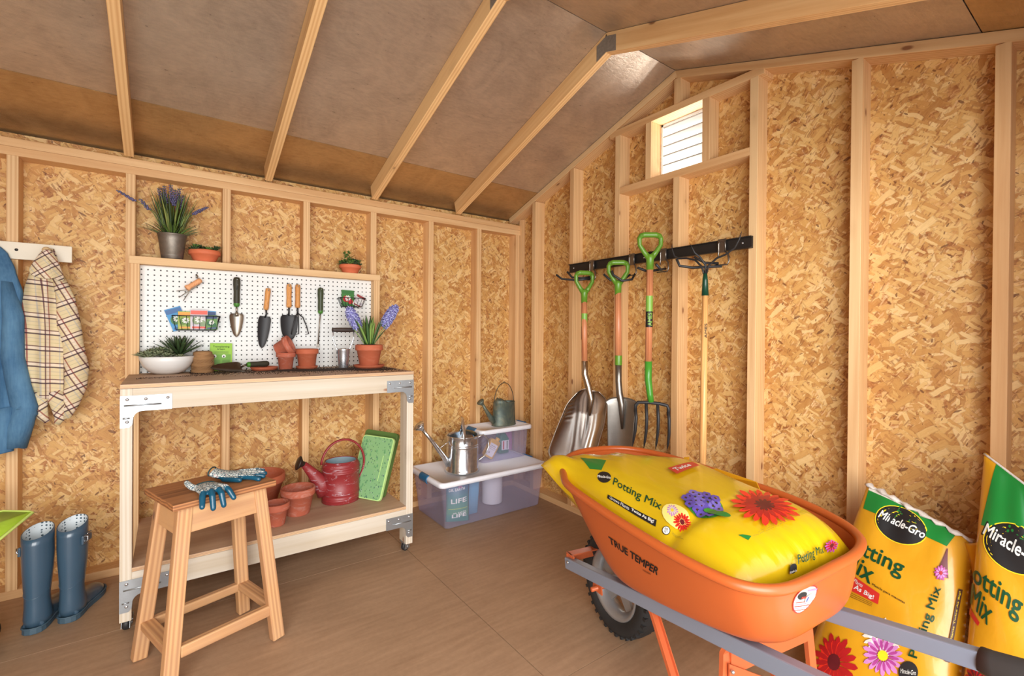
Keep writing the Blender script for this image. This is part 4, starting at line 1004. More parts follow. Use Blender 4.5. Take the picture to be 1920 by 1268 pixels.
# first glove: palm on the seat, fingers drooping over the front edge. stool-local coordinates
Z0 = .620
fing = []
for (rx, ry, mx_, my, tx, ty, tz) in ((-.030, -.118, -.043, -.150, -.050, -.168, -.018), (-.010, -.122, -.016, -.160, -.019, -.176, -.030), (.010, -.120, .014, -.158, .016, -.172, -.030), (.030, -.112, .044, -.145, .053, -.162, -.016)):
    pts = [(rx, ry+.02, Z0+.018), (rx, ry, Z0+.020), ((rx+mx_)/2, (ry+my)/2-.004, Z0+.020), (mx_, my, Z0+.010), (tx, ty, Z0+tz)]
    fing.append((pts, [.0115, .0118, .011, .0105, .0095]))
thumb = ([(-.026, -.055, Z0+.016), (-.036, -.04, Z0+.020), (-.040, -.022, Z0+.026), (-.040, -.006, Z0+.030)], [.011, .011, .0105, .0095])
palm = ([(.006, -.04, Z0+.014), (.004, -.06, Z0+.016), (.002, -.085, Z0+.017), (.0, -.110, Z0+.018), (.0, -.128, Z0+.018)], [.012, .014, .0155, .015, .011], 2.75, (0, 0, 1))
cuff = [(.006+.036*math.cos(a), -.036, Z0+.014+.012*math.sin(a)) for a in [2*PI*k/20 for k in range(20)]]
MG1 = MS @ T3(-.048, -.004, 0)
glove('left garden glove on the stool, fingers drooping over the front edge of the seat', MG1, fing, thumb, palm, cuff, glove_mat('glove_print_tips', 1, .142, -1))
# second glove: lies on its side pointing right, cuff folded up at the back
fing = []
for k, (dy, dz, L) in enumerate(((-.022, .010, .075), (-.006, .012, .082), (.010, .014, .080), (.024, .018, .064))):
    fing.append(([(.088, dy, Z0+dz+.004), (.10+L*.3, dy-.002, Z0+dz+.006), (.10+L*.7, dy-.008*(1-k), Z0+dz+.004), (.10+L*1.0, dy-.014*(1-k), Z0+dz-.002)], [.0115, .011, .0105, .0095]))
thumb = ([(.05, -.026, Z0+.012), (.075, -.040, Z0+.014), (.095, -.048, Z0+.014), (.112, -.050, Z0+.012)], [.012, .0115, .011, .010])
palm = ([(.0, .0, Z0+.034), (.02, .0, Z0+.026), (.05, .0, Z0+.019), (.08, .0, Z0+.018), (.098, .0, Z0+.018)], [.014, .0145, .0155, .0155, .012], 2.5, (0, 0, 1))
cuff = [(-.002, .036*math.cos(a), Z0+.036+.014*math.sin(a)) for a in [2*PI*k/20 for k in range(20)]]
MG2 = MS @ T3(.018, .045, 0) @ RZ(math.radians(-42))
glove('right garden glove on the stool, lying on its side and pointing right', MG2, fing, thumb, palm, cuff, glove_mat('glove_print_palm', 2, -(Z0+.022), -1))

# ---------------- storage boxes ----------------
def clear_mat(name, tint, body, fac, rough=.3):
    s = N(name); s.set(rgb(body), rough); tb = s.n('BsdfTransparent'); tb.inputs[0].default_value = rgb(tint); mx = s.n('MixShader')
    s.l(s.math('ADD', s.math('MULTIPLY', s.noise(s.coord(), 5, 2), .06), fac-.03), mx.inputs[0]); s.l(tb.outputs[0], mx.inputs[1]); s.l(s.b.outputs[0], mx.inputs[2]); s.l(mx.outputs[0], s.out.inputs[0]); return s.m
BIN = clear_mat('clear_lilac_plastic', (248, 246, 254), (204, 204, 232), .27); LID = plain('translucent_white_lid', (240, 242, 250), .35, 0, .03, 6)
BLUE = plain('blue_latch', (20, 110, 160), .35)
def rr3(cx_, cy_, w_, d_, r, z, n=5): return [(cx_+x, cy_+y, z) for x, y in rrect(w_, d_, r, n)]
def bin_(label, cx_, cy_, z0, wt, dt, wb2, db2, H):
    b = thing('storage_box', label, 'storage box', (cx_, cy_, z0))
    g = G().loft([rr3(0, 0, wb2-.02, db2-.02, .02, .003), rr3(0, 0, wb2, db2, .025, .010), rr3(0, 0, wt-.045, dt-.045, .03, H-.028), rr3(0, 0, wt-.02, dt-.02, .03, H-.024)], 0, True, (True, False))
    obj('body', g, BIN, b)
    g = G().loft([rr3(0, 0, wt-.03, dt-.03, .03, H-.030), rr3(0, 0, wt, dt, .035, H-.028), rr3(0, 0, wt, dt, .035, H-.008), rr3(0, 0, wt-.012, dt-.012, .03, H), rr3(0, 0, wt-.045, dt-.045, .025, H), rr3(0, 0, wt-.06, dt-.06, .022, H-.008)], 0, True, (False, True))
    obj('lid', g, LID, b)
    g = G()
    for sg in (-1, 1):
        gg = G().prism([(-.012, 0), (.016, 0), (.016, .004), (.004, .012), (-.012, .010)], -.055, .055, T=frame((sg*(wt/2-.008), 0, H-.004), (sg, 0, 0), (0, 1 if sg < 0 else -1, 0)) )
        # curved latch: quarter cylinder hugging the lid edge
        rings = [[(sg*(wt/2-.020+.026*math.cos(a)), y, H-.022+.028*math.sin(a)) for a in [-.9+2.3*k/8 for k in range(9)]] for y in (-.052, -.048, .048, .052)]
        o = obj('latch', G().loft(rings, 0, False), BLUE, b, solid=.004)
    return b
bin_('large clear lilac storage box with white lid on the floor in the corner', -.464, -.262, 0, .84, .475, .73, .40, .297)
bin_('small clear storage box stacked on the larger one', -.245, -.150, .2905, .452, .275, .385, .215, .235)
# things seen through the plastic
def pouch(label, bl, br, tl, th, mat):
    bl, br, tl = map(Vector, (bl, br, tl)); x = br-bl; y = tl-bl; w_, h_ = x.length, y.length
    M = frame((bl+br)/2+y/2, x, x.cross(y))
    def top(s_, t_, sg=1): return ((s_-.5)*w_*(1-.05*math.sin(PI*t_)), (t_-.5)*h_, sg*th*(math.sin(PI*min(1, max(0, s_)))**.6)*(math.sin(PI*min(1, max(0, t_*.93+.05)))**.6))
    g = G().grid(lambda a, c_: top(a, c_, 1), 14, 18).grid(lambda a, c_: top(a, c_, -1), 14, 18, flip=True)
    b = obj('fertiliser_bag', g, mat, None, M, label=label, cat='bag'); return b, M, w_, h_, with_normal(lambda a, c_: top(a, c_, 1))
s = N('teal_green_pouch'); v = s.coord('Object'); sep = s.n('SeparateXYZ'); s.l(v, sep.inputs[0])
s.set(s.ramp(s.math('ADD', s.math('MULTIPLY', sep.outputs[1], 3.2), .5), [(.0, rgb((0, 110, 104))), (.22, rgb((10, 120, 110))), (.3, rgb((70, 146, 110))), (.55, rgb((60, 136, 128))), (.8, rgb((40, 96, 130)))]), .4); POU = s.m
b, M, w_, h_, sf = pouch('teal fertiliser bag with white lettering leaning inside the large storage box', (-.762, -.375, .014), (-.625, -.435, .014), (-.800, -.355, .250), .03, POU)
g = G()
def q4(x0, x1, y0, y1, k=0.): return [(x0, y0), (x1, y0+k), (x1, y1+k), (x0, y1)]
decal(g, sf, q4(.2, .88, .48, .60, .05), text_fit('LIFE', .02), 0); decal(g, sf, q4(.25, .88, .10, .20, .05), text_fit('LIFE', .03), 0); decal(g, sf, q4(.3, .85, .205, .25, .05), text_fit('DR. EARTH', .02), 0)
decal(g, sf, q4(.12, .80, .78, .85, .05), text_fit('DR. EARTH', .02), 0); decal(g, sf, q4(.1, .9, .33, .345, .04), rect2(), 1)
decal(g, sf, q4(.5, .7, .86, .93), petals(8), 2)
obj('printed_lettering', g, [WPR, plain('yellow_green_print', (180, 200, 90), .5), plain('pink_print', (170, 90, 140), .5)], b, M)
b, M, w_, h_, sf = pouch('second teal fertiliser bag standing behind the first in the large storage box', (-.66, -.27, .014), (-.50, -.30, .014), (-.675, -.25, .225), .022, POU)
g = G(); decal(g, sf, q4(.15, .85, .45, .6, .03), text_fit('LIFE', .02), 0); obj('printed_lettering', g, [WPR], b, M)
obj('blue_tub', G().loft([rr3(0, 0, .085, .07, .015, 0), rr3(0, 0, .108, .09, .02, .235), rr3(0, 0, .10, .082, .018, .237)], 0, True, (True, True)), plain('pale_blue_plastic', (112, 176, 212), .4, 0, .05, 6), None, T3(-.572, -.315, .012), label='tall pale blue plastic tub inside the large storage box', cat='tub')
g = G().lathe([(.022, 0), (.070, 0), (.072, .004), (.072, .212), (.070, .215), (.022, .215), (.022, 0)], 40); 
obj('paper_roll', g, plain('white_paper', (222, 220, 224), .9, 0, .03, 20, .1), None, T3(-.345, -.235, .012), label='white paper towel roll standing inside the large storage box', cat='paper roll')
YEL = plain('yellow_plastic', (232, 178, 50), .4)
M = T3(-.335, -.175, .303) @ frame((0, 0, 0), (.83, -.15, .5), (-.25, -.95, .0)) @ T3(.0, .055, 0)
M = frame((-.325, -.190, .372), (.80, -.10, -.50), (-.12, -.98, .0))
b = thing('spray_bottle', 'yellow bottle with white label tilted inside the small storage box', 'bottle', M)
obj('body', G().loft([[(x, y, -.02) for x, y in rrect(.078, .13, .012)], [(x*1.06, y*1.03, -.012) for x, y in rrect(.078, .13, .015)], [(x*1.06, y*1.03, .012) for x, y in rrect(.078, .13, .015)], [(x, y, .02) for x, y in rrect(.078, .13, .012)]], 0, True, (True, True)), YEL, b, M)
obj('cap', G().lathe([(.016, 0), (.016, .022), (.0005, .022)], 20, T=T3(.012, .065, 0) @ RX(-PI/2)), YEL, b, M)
flat_print(b, 'label', M @ T3(0, 0, .020), [(rect2(), -.002, -.008, .062, .09, 0), (rect2(), -.002, .02, .04, .004, 1), (rect2(), -.002, .008, .05, .003, 1), (disc2(12), -.012, -.03, .012, .012, 1), (rect2(), -.002, -.004, .045, .002, 1)], [plain('pale_label', (222, 216, 222), .5), plain('label_grey_print', (150, 130, 120), .5)])
TEALG = plain('green_plastic', (14, 110, 84), .4)
b = thing('spray_bottle', 'green trigger spray bottle standing behind the yellow bottle in the small box', 'bottle', (-.170, -.110, .3045))
obj('body', G().loft([rr3(0, 0, .085, .055, .014, 0), rr3(0, 0, .088, .058, .014, .10), rr3(0, 0, .05, .04, .014, .135), rr3(0, 0, .026, .026, .010, .148)], 0, True, (True, True)), TEALG, b)
flat_print(b, 'label', WM[b.name] @ frame((0, -.0295, .06), (1, 0, 0), (0, -1, 0)), [(rect2(), .004, 0, .066, .07, 0), (rect2(), -.012, .0, .012, .06, 1), (rect2(), .02, 0, .008, .06, 2)], [plain('pale_label', (222, 216, 222), .5), plain('red_label', (190, 60, 60), .5), plain('dark_green_print', (20, 84, 44), .5)])
g = G().box((-.05, -.014, .150), (.040, .014, .182)).prism([(-.05, .150), (-.062, .118), (-.052, .115), (-.036, .150)], -.008, .008, T=RX(PI/2)).box((-.07, -.01, .160), (-.05, .01, .180)); obj('trigger_head', g, TEALG, b, bev=.003)
b = obj('seed_bag', G().box((-.05, -.03, 0), (.05, .03, .17)), plain('magenta_pack', (170, 110, 150), .5, 0, .3, 30), None, T3(-.115, -.062, .3045), label='pinkish packet standing at the back of the small storage box', cat='packet', bev=.01)

# galvanised can
s = N('shiny_zinc'); v = s.coord(); vo = s.n('TexVoronoi', feature='F1'); s.l(v, vo.inputs['Vector']); vo.inputs['Scale'].default_value = 60
s.set(s.mix(vo.outputs['Distance'], rgb((200, 206, 212)), rgb((232, 236, 240))), .20, .92); s.bump(s.noise(v, 22, 3), .12, .004); ZINC = s.m
b = thing('watering_can', 'shiny galvanised watering can with long spout on the large storage box lid', 'watering can', (-.622, -.295, .2905))
prof = [(.0005, .006), (.098, .006), (.100, 0), (.112, 0), (.1135, .004), (.108, .018), (.104, .024), (.104, .160)]
for z in (.168, .180): prof += [(.104, z-.003), (.1065, z), (.104, z+.003)]
prof += [(.104, .228), (.107, .232), (.104, .236), (.101, .234), (.101, .01)]
obj('body', G().lathe(prof, 48), ZINC, b)
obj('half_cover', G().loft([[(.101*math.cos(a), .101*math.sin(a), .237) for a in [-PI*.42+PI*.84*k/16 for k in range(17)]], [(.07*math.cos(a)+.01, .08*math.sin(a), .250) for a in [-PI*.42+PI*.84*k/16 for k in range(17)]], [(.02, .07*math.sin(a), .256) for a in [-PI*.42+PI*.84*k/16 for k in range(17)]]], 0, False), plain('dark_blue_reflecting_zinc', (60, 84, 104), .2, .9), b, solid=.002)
g = G().tube([(-.098, 0, .055), (-.14, 0, .115), (-.235, 0, .24), (-.285, 0, .300)], [.024, .016, .0115, .0105], 18); obj('spout', g, ZINC, b)
obj('brace', G().tube([(-.10, 0, .205), (-.17, 0, .165)], .002, 6), ZINC, b)
obj('rose', G().lathe([(.011, 0), (.013, .012), (.036, .040), (.037, .045), (.0005, .05)], 26, 0, T3(-.282, 0, .296) @ RY(math.radians(-42))), ZINC, b)
g = G().tube([(-.040, -.098, .195), (-.042, -.098, .235), (-.036, -.080, .285), (-.02, -.035, .330), (.005, .015, .345), (.03, .06, .325), (.042, .088, .27), (.044, .095, .215)], .0045, 8, flat=2.6, up=(.2, -.6, .7)); obj('top_handle', g, ZINC, b)
g = G().tube([(.10, 0, .20), (.16, 0, .215), (.200, 0, .18), (.205, 0, .13), (.17, 0, .07), (.106, 0, .04)], .0045, 8, flat=2.0); obj('side_handle', g, ZINC, b)
# old can
s = N('weathered_green_zinc'); v = s.coord(); a_ = s.noise(v, 9, 6, .7, .8); c_ = s.noise(v, 30, 4, .6)
c = s.ramp(a_, [(.3, rgb((64, 76, 74))), (.48, rgb((96, 106, 92))), (.6, rgb((128, 124, 100))), (.75, rgb((150, 152, 148)))])
s.set(s.mix(s.math('MULTIPLY', c_, .4), c, rgb((86, 100, 106))), .5, .45); s.bump(a_, .4, .004); OLDZ = s.m
b = thing('watering_can', 'weathered grey-green watering can with thin arched handle on the small box lid', 'watering can', (-.185, -.145, .5175))
g = G().lathe([(.0005, 0), (.100, 0), (.102, .004), (.098, .012), (.092, .09), (.088, .163), (.0905, .167), (.0905, .172), (.087, .172), (.085, .165), (.095, .01)], 40, sx=1, sy=.62); obj('body', g, OLDZ, b)
obj('half_cover', G().loft([[(.088*math.cos(a), .054*math.sin(a), .170) for a in [PI*.5+PI*k/14 for k in range(15)]], [(.02*math.cos(a)-.04, .02*math.sin(a), .200) for a in [PI*.5+PI*k/14 for k in range(15)]]], 0, False), OLDZ, b, solid=.002)
obj('spout', G().tube([(-.088, 0, .030), (-.12, 0, .07), (-.16, 0, .125), (-.185, 0, .165)], [.022, .017, .012, .010], 14), OLDZ, b)
obj('rose', G().lathe([(.010, 0), (.012, .008), (.028, .030), (.028, .035), (.0005, .04)], 22, 0, T3(-.183, 0, .162) @ RY(math.radians(-42))), OLDZ, b)
obj('handle', G().tube([(.087*math.cos(a), 0, .165+.145*math.sin(a)) for a in [PI*k/24 for k in range(25)]], .0028, 8), plain('old_wire', (84, 82, 72), .5, .7), b)
obj('handle_ring', G().tube([(.007*math.cos(a), 0, .313+.006*math.sin(a)) for a in [2*PI*k/12 for k in range(12)]], .0018, 6, closed=True), plain('old_wire', (84, 82, 72), .5, .7), b)
# ---------------- tool rail ----------------
BLKM = plain('black_rail_metal', (40, 36, 34), .45, .3, .15, 20)
rl = thing('tool_rail', 'long black metal tool rail screwed across the studs of the gable wall', 'tool rail', (0, -1.262, 1.63))
obj('rail', G().box((-.012, -1.874, 1.602), (0, -.650, 1.658)).box((-.022, -1.874, 1.602), (-.012, -.650, 1.607)).box((-.022, -1.874, 1.653), (-.012, -.650, 1.658)), BLKM, rl, I4)
for y in (-.69, -1.262, -1.83): obj('screw', G().lathe([(.0005, .002), (.005, .001), (.005, 0)], 10, T=T3(-.012, y, 1.630) @ RY(-PI/2)), plain('bolt_zinc', (206, 208, 210), .3, .9), rl, I4)
HK = plain('grey_hook_wire', (128, 122, 116), .3, .9)
VX = Vector((.81, -.586, 0)); VD = Vector((-.589, -.808, 0))   # across the view, towards the door
def hook2(label, y, tips, dx=0):
    b = thing('tool_hook', label, 'hook', (-.02, y, 1.62))
    g = G().tube([(-.024, y-.018, 1.60), (-.026, y-.018, 1.64), (-.026, y-.010, 1.652), (-.026, y+.008, 1.652), (-.026, y+.016, 1.64), (-.026, y+.016, 1.60), (-.030, y-.006+.02, 1.575)], .004, 8)
    g.tube([(-.024, y-.018, 1.60), (-.03, y-.035, 1.585), (-.034, y-.042, 1.55), (-.034, y-.035, 1.535), (-.034, y+.03, 1.535)], .004, 8)
    g.box((-.026, y-.02, 1.596), (-.022, y+.02, 1.662)); obj('bracket', g, HK, b, I4)
    for t in tips:
        obj('prong', G().tube(t, .0068, 10), BLK, b, I4)
    return b
hook2('leftmost steel hook on the rail, its black prongs pointing left', -.868, [[(-.030, -.87, 1.545), (-.09, -.80, 1.535), (-.14, -.715, 1.548), (-.165, -.69, 1.575)], [(-.030, -.86, 1.555), (-.07, -.83, 1.548), (-.105, -.775, 1.555), (-.125, -.75, 1.592)]])
hook2('second steel hook on the rail with curled black prongs, holding the narrow spade', -1.185, [[(-.03, -1.18, 1.54), (-.09, -1.17, 1.50), (-.14, -1.13, 1.505), (-.165, -1.10, 1.54)], [(-.03, -1.215, 1.54), (-.08, -1.235, 1.505), (-.13, -1.21, 1.495), (-.155, -1.165, 1.53), (-.158, -1.155, 1.555)]])
hook2('steel hook on the rail behind the digging fork', -1.40, [[(-.03, -1.39, 1.55), (-.10, -1.36, 1.535), (-.15, -1.33, 1.555)], [(-.03, -1.42, 1.55), (-.11, -1.45, 1.535), (-.15, -1.45, 1.56)]])
hook2('rightmost steel hook on the rail, carrying the long cultivator', -1.735, [[(-.03, -1.72, 1.545), (-.09, -1.69, 1.545), (-.13, -1.655, 1.575)], [(-.03, -1.74, 1.53), (-.09, -1.62, 1.53), (-.13, -1.575, 1.54), (-.14, -1.565, 1.575)]])

GRN = plain('green_plastic_grip', (92, 136, 40), .35, 0, .1, 10); ASH = lumber('shaft_wood', (206, 138, 96), (176, 104, 66), knots=False, gs=2, rough=.4)
SHN = plain('polished_steel', (190, 182, 172), .24, 1.0, .10, 9, .05); DST = plain('forged_steel', (134, 130, 124), .36, .95, .14, 14, .1)
def dgrip(b, top, xdir, w_=.112, h_=.105, mat=None):
    """D-shaped grip: top centre, across direction"""
    top = Vector(top); x = Vector(xdir).normalized(); z = Vector((0, 0, 1)); P = lambda a, c: top+x*a+z*c
    g = G().tube([P(-w_/2+.012, -.006), P(-w_*.25, 0), P(w_*.25, 0), P(w_/2-.012, -.006)], .0145, 14)
    for s_ in (-1, 1): g.tube([P(s_*(w_/2-.012), -.004), P(s_*(w_/2-.002), -.022), P(s_*(w_/2-.004), -.055), P(s_*w_*.26, -.092), P(s_*.008, -.120)], [.014, .0125, .0115, .013, .016], 12)
    g.ball(P(-w_/2+.013, -.006), .0145); g.ball(P(w_/2-.013, -.006), .0145)
    g.tube([P(0, -.105), P(0, -.125), P(0, -.185)], [.022, .0205, .0185], 16)
    return obj('d_grip', g, mat or GRN, b, I4)
def stickers(b, P, z0, z1, r, xdir, word):
    zc = (z0+z1)/2
    obj('green_label', G().lathe([(r+.0006, z1), (r+.0006, zc+.0)], 16, T=T3(P[0], P[1], 0)), plain('light_green_label', (124, 170, 70), .4), b, I4)
    o = obj('black_label', G().lathe([(r+.0006, zc), (r+.0006, z0)], 16, T=T3(P[0], P[1], 0)), INK, b, I4)
    def cyl_s(s_, t_): a = -PI/2+(s_-.5)*2.0; d = Vector(xdir)*math.cos(a)*-1*0; n_ = (VD*math.cos((s_-.5)*2)+VX*math.sin((s_-.5)*2)); return Vector((P[0], P[1], z0+(zc-z0)*t_))+n_*(r+.0008), n_
    g = G(); decal(g, cyl_s, [(.8, .08), (.8, .92), (.15, .92), (.15, .08)], text_fit(word, .02), 0, .0004)
    obj('label_text', g, [plain('light_green_label', (124, 170, 70), .4)], b, I4)
# 1 aluminium scoop shovel
c0 = Vector((-.125, -.905, 0))
t = thing('scoop_shovel', 'wide ribbed aluminium scoop shovel with green D-grip, leftmost tool on the rail', 'shovel', (-.12, -.93, .45))
dgrip(t, c0+Vector((0, 0, 1.570)), (.92, -.4, 0))
b1 = c0+Vector((-.012, -.02, 0))
obj('shaft', G().tube([c0+Vector((0, 0, 1.41)), b1+Vector((0, 0, 1.02))], .0175, 16), ASH, t, I4)
stickers(t, (c0.x-.003, c0.y-.006), 1.16, 1.32, .0178, VX, 'AMES')
obj('socket', G().tube([b1+Vector((0, 0, 1.03)), b1+Vector((.0, -.002, .95)), b1+Vector((.012, -.02, .88)), b1+Vector((.02, -.04, .80)), b1+Vector((.012, -.035, .70))], [.0195, .0195, .020, .018, .006], 16), SHN, t, I4)
rows = [((-.185, -.920, .846), (-.150, -.945, .862), (-.118, -.968, .853), (-.085, -.992, .848)), ((-.235, -.884, .775), (-.175, -.928, .800), (-.100, -.982, .790), (-.048, -1.019, .800)),
        ((-.262, -.864, .700), (-.18, -.924, .715), (-.10, -.982, .70), (-.045, -1.021, .745)), ((-.285, -.847, .630), (-.19, -.917, .62), (-.11, -.975, .61), (-.055, -1.014, .65)),
        ((-.308, -.830, .555), (-.20, -.909, .52), (-.13, -.960, .51), (-.078, -.998, .55)), ((-.325, -.817, .485), (-.215, -.898, .43), (-.145, -.949, .42), (-.100, -.982, .44)), ((-.312, -.827, .440), (-.222, -.893, .385), (-.155, -.942, .375), (-.112, -.973, .39))]
def crp(p, t):
    n = len(p)-1; x = min(max(t, 0), 1)*n; i = min(int(x), n-1); f = x-i
    a, b_, c, d = p[max(i-1, 0)], p[i], p[i+1], p[min(i+2, n)]
    return tuple(.5*((2*b_[k])+(-a[k]+c[k])*f+(2*a[k]-5*b_[k]+4*c[k]-d[k])*f*f+(-a[k]+3*b_[k]-3*c[k]+d[k])*f**3) for k in range(3))
def scoop(s_, t_):
    p = Vector(crp([crp(r, s_) for r in rows], t_))
    dish = .055*(1-(2*s_-1)**2)*(.3+.7*min(1, t_*3))*(1-t_*.35)      # hollow faces the door
    rib = .006*math.exp(-((s_-.5)/.05)**2)*math.sin(PI*min(1, t_*1.4))+.004*math.exp(-((s_-.3)/.03)**2)*t_+.004*math.exp(-((s_-.7)/.03)**2)*t_
    grip_ = .004*math.sin(t_*120)*math.exp(-((s_-.12)/.08)**2)*(1 if .12 < t_ < .42 else 0)
    return p-VD*(dish-rib-grip_)
g = G().grid(scoop, 36, 60)
o = obj('blade', g, SHN, t, I4, solid=.0025)
obj('rolled_edge', G().tube([scoop(0, k/30) for k in range(31)], .003, 6).tube([scoop(1, k/30) for k in range(31)], .003, 6), SHN, t, I4)
# 2 drain spade
c0 = Vector((-.115, -1.165, 0))
t = thing('drain_spade', 'narrow grey steel spade with green D-grip, second tool from the left on the rail', 'spade', (-.115, -1.17, .5))
dgrip(t, c0+Vector((0, 0, 1.605)), (.75, -.66, 0))
obj('shaft', G().tube([c0+Vector((0, 0, 1.45)), c0+Vector((0, -.008, 1.06))], .0185, 16), ASH, t, I4)
obj('ferrule', G().lathe([(.0195, 1.075), (.0205, 1.07), (.0205, 1.025), (.0195, 1.02)], 16, T=T3(c0.x, c0.y-.008, 0)), GRN, t, I4)
obj('socket', G().tube([c0+Vector((0, -.008, 1.04)), c0+Vector((0, -.010, .93)), c0+Vector((.0, -.018, .86)), c0+Vector((.0, -.035, .80)), c0+Vector((0, -.04, .66))], [.019, .018, .019, .020, .006], 16), DST, t, I4)
def spade(s_, t_):
    hw = .083-.018*t_+(.012*math.exp(-(t_/.05)**2)); x = (s_-.5)*2
    cen = Vector((-.118, -1.203+.014*t_, .838-.40*t_)); z = .028*abs(x)**3*math.exp(-(t_/.10)**2)*-1
    p = cen+Vector((.55, -.835, 0)).normalized()*x*hw+Vector((0, 0, z))
    return p-VD*(.022*(1-x*x))*(1-.4*t_)
obj('blade', G().grid(spade, 20, 30), DST, t, I4, solid=.002)
# 3 digging fork
c0 = Vector((-.135, -1.40, 0))
t = thing('digging_fork', 'four-tined black digging fork with green D-grip and green socket', 'fork', (-.13, -1.41, .6))
dgrip(t, c0+Vector((0, .0, 1.722)), (.80, -.6, 0), .118, .11)
obj('shaft', G().tube([c0+Vector((0, 0, 1.55)), c0+Vector((.0, .004, 1.04))], .0175, 16), ASH, t, I4)
stickers(t, (c0.x, c0.y+.002), 1.235, 1.40, .0178, VX, 'AMES')
obj('socket', G().tube([c0+Vector((0, .004, 1.055)), c0+Vector((.004, .008, .96)), c0+Vector((.010, 0, .88)), c0+Vector((.012, -.006, .838))], [.019, .0185, .0165, .0155], 16), plain('green_enamel', (66, 140, 44), .3), t, I4)
g = G(); cx_ = c0+Vector((.012, -.010, .833)); ax = Vector((.62, -.785, 0)).normalized()
P = lambda a, z, d=0: cx_+ax*a+Vector((0, 0, z))+VD*d
g.tube([P(-.082, -.05, .0), P(-.082, -.012), P(-.070, .002), P(-.02, .004), P(.04, .0), P(.078, -.008), P(.086, -.025), P(.084, -.06)], .0088, 10)
for a, a2, L in ((-.082, -.094, .235), (-.028, -.036, .240), (.030, .024, .240), (.084, .082, .240)):
    g.tube([P(a, 0 if abs(a) < .05 else -.04), P(a+.001, -.08, .012), P((a+a2)/2+.003, -.15, .010), P(a2+.003, -L+.03, -.002), P(a2, -L-.005, -.008)], [.0085, .0085, .008, .006, .001], 9)
obj('tines', g, BLK, t, I4)
# 4 long-handled cultivator hung upside down
t = thing('long_cultivator', 'long wooden-handled cultivator hung head up, black wire tines and dark green ferrule', 'cultivator', (-.12, -1.70, .05))
q0 = Vector((-.12, -1.708, 1.49)); q1 = Vector((-.12, -1.709, 1.385)); q2 = Vector((-.10, -1.69, .12))
obj('shaft', G().tube([q1+Vector((0, 0, .01)), q1.lerp(q2, .5), q2], [.0135, .0165, .0165], 16), lumber('pale_shaft_wood', (232, 178, 112), (208, 146, 84), knots=False, gs=2, rough=.4), t, I4)
obj('ferrule', G().tube([q0, q0.lerp(q1, .3), q1], [.009, .0125, .0165], 16), plain('dark_green_ferrule', (10, 62, 44), .3), t, I4)
def sh_s(s_, t_): n_ = VD*math.cos((s_-.5)*2)+VX*math.sin((s_-.5)*2); return q1.lerp(q2, .105+.055*(1-t_))+n_*.0163, n_
g = G(); decal(g, sh_s, [(.7, 0), (.7, 1), (.3, 1), (.3, 0)], text_fit('AMES', .02), 0, .0004); obj('printed_word', g, [plain('brown_print', (70, 56, 30), .6)], t, I4)
g = G()
g.tube([q0+Vector((0, .003, -.01)), (-.12, -1.690, 1.525), (-.12, -1.655, 1.560), (-.12, -1.61, 1.575), (-.125, -1.565, 1.578), (-.13, -1.545, 1.592), (-.13, -1.530, 1.630), (-.125, -1.527, 1.655)], [.005, .005, .005, .0048, .0045, .0042, .003, .001], 8)
g.tube([q0+Vector((0, -.003, -.01)), (-.12, -1.725, 1.525), (-.12, -1.765, 1.556), (-.12, -1.81, 1.568), (-.125, -1.855, 1.592), (-.13, -1.878, 1.625), (-.128, -1.888, 1.66)], [.005, .005, .005, .0048, .0042, .003, .001], 8)
g.tube([q0+Vector((0, 0, -.01)), (-.125, -1.712, 1.53), (-.15, -1.70, 1.565), (-.18, -1.69, 1.585), (-.20, -1.68, 1.625)], [.005, .005, .0048, .004, .001], 8)
obj('tines', g, BLK, t, I4)

# ---------------- wheelbarrow ----------------
AX = math.radians(10); UU = Vector((-math.sin(AX), -math.cos(AX), 0)); VV = Vector((math.cos(AX), -math.sin(AX), 0)); OO = Vector((-.72, -1.71, 0))
MWB = Matrix(((UU.x, -VV.x, 0, OO.x), (UU.y, -VV.y, 0, OO.y), (0, 0, 1, 0), (0, 0, 0, 1)))   # local: x back along the handles, y = -v
def L3(u, v, z): return (u, -v, z)
ORA = plain('orange_poly', (186, 90, 40), .33, 0, .05, 5); ORS = plain('orange_steel', (200, 100, 58), .35, .1, .08, 14)
GRYS = plain('grey_painted_steel', (138, 148, 166), .38, .25, .05, 8)
wbr = thing('wheelbarrow', 'orange wheelbarrow with grey handles in the right foreground', 'wheelbarrow', MWB)
RIM = [(.002, -.263), (.11, -.307), (.314, -.318), (.489, -.315), (.624, -.304), (.727, -.282), (.775, -.255), (.803, -.215), (.814, -.165), (.812, -.09), (.800, .023), (.787, .143), (.762, .230), (.728, .285), (.668, .331), (.566, .366), (.427, .376), (.28, .357), (.11, .337), (-.068, .292), (-.181, .215), (-.228, .10), (-.215, -.05), (-.13, -.18)]
def rimz(u, v):
    y = OO.y+UU.y*u+VV.y*v; return .62+.06*(y+2.5)
def rimp(a):
    n = len(RIM); x = (a % 1)*n; i = int(x) % n; f = x-int(x); p = [RIM[(i+k) % n] for k in (-1, 0, 1, 2)]
    r = [.5*((2*p[1][k])+(-p[0][k]+p[2][k])*f+(2*p[0][k]-5*p[1][k]+4*p[2][k]-p[3][k])*f*f+(-p[0][k]+3*p[1][k]-3*p[2][k]+p[3][k])*f**3) for k in (0, 1)]
    return r[0], r[1], rimz(*r)
PRO = [(1.0, 0), (.965, .10), (.918, .26), (.868, .44), (.815, .62), (.765, .77), (.715, .88), (.655, .95), (.585, .988), (.50, 1.0), (.25, 1.0), (.0, 1.0)]
def zbot(u): return .306+.177*u
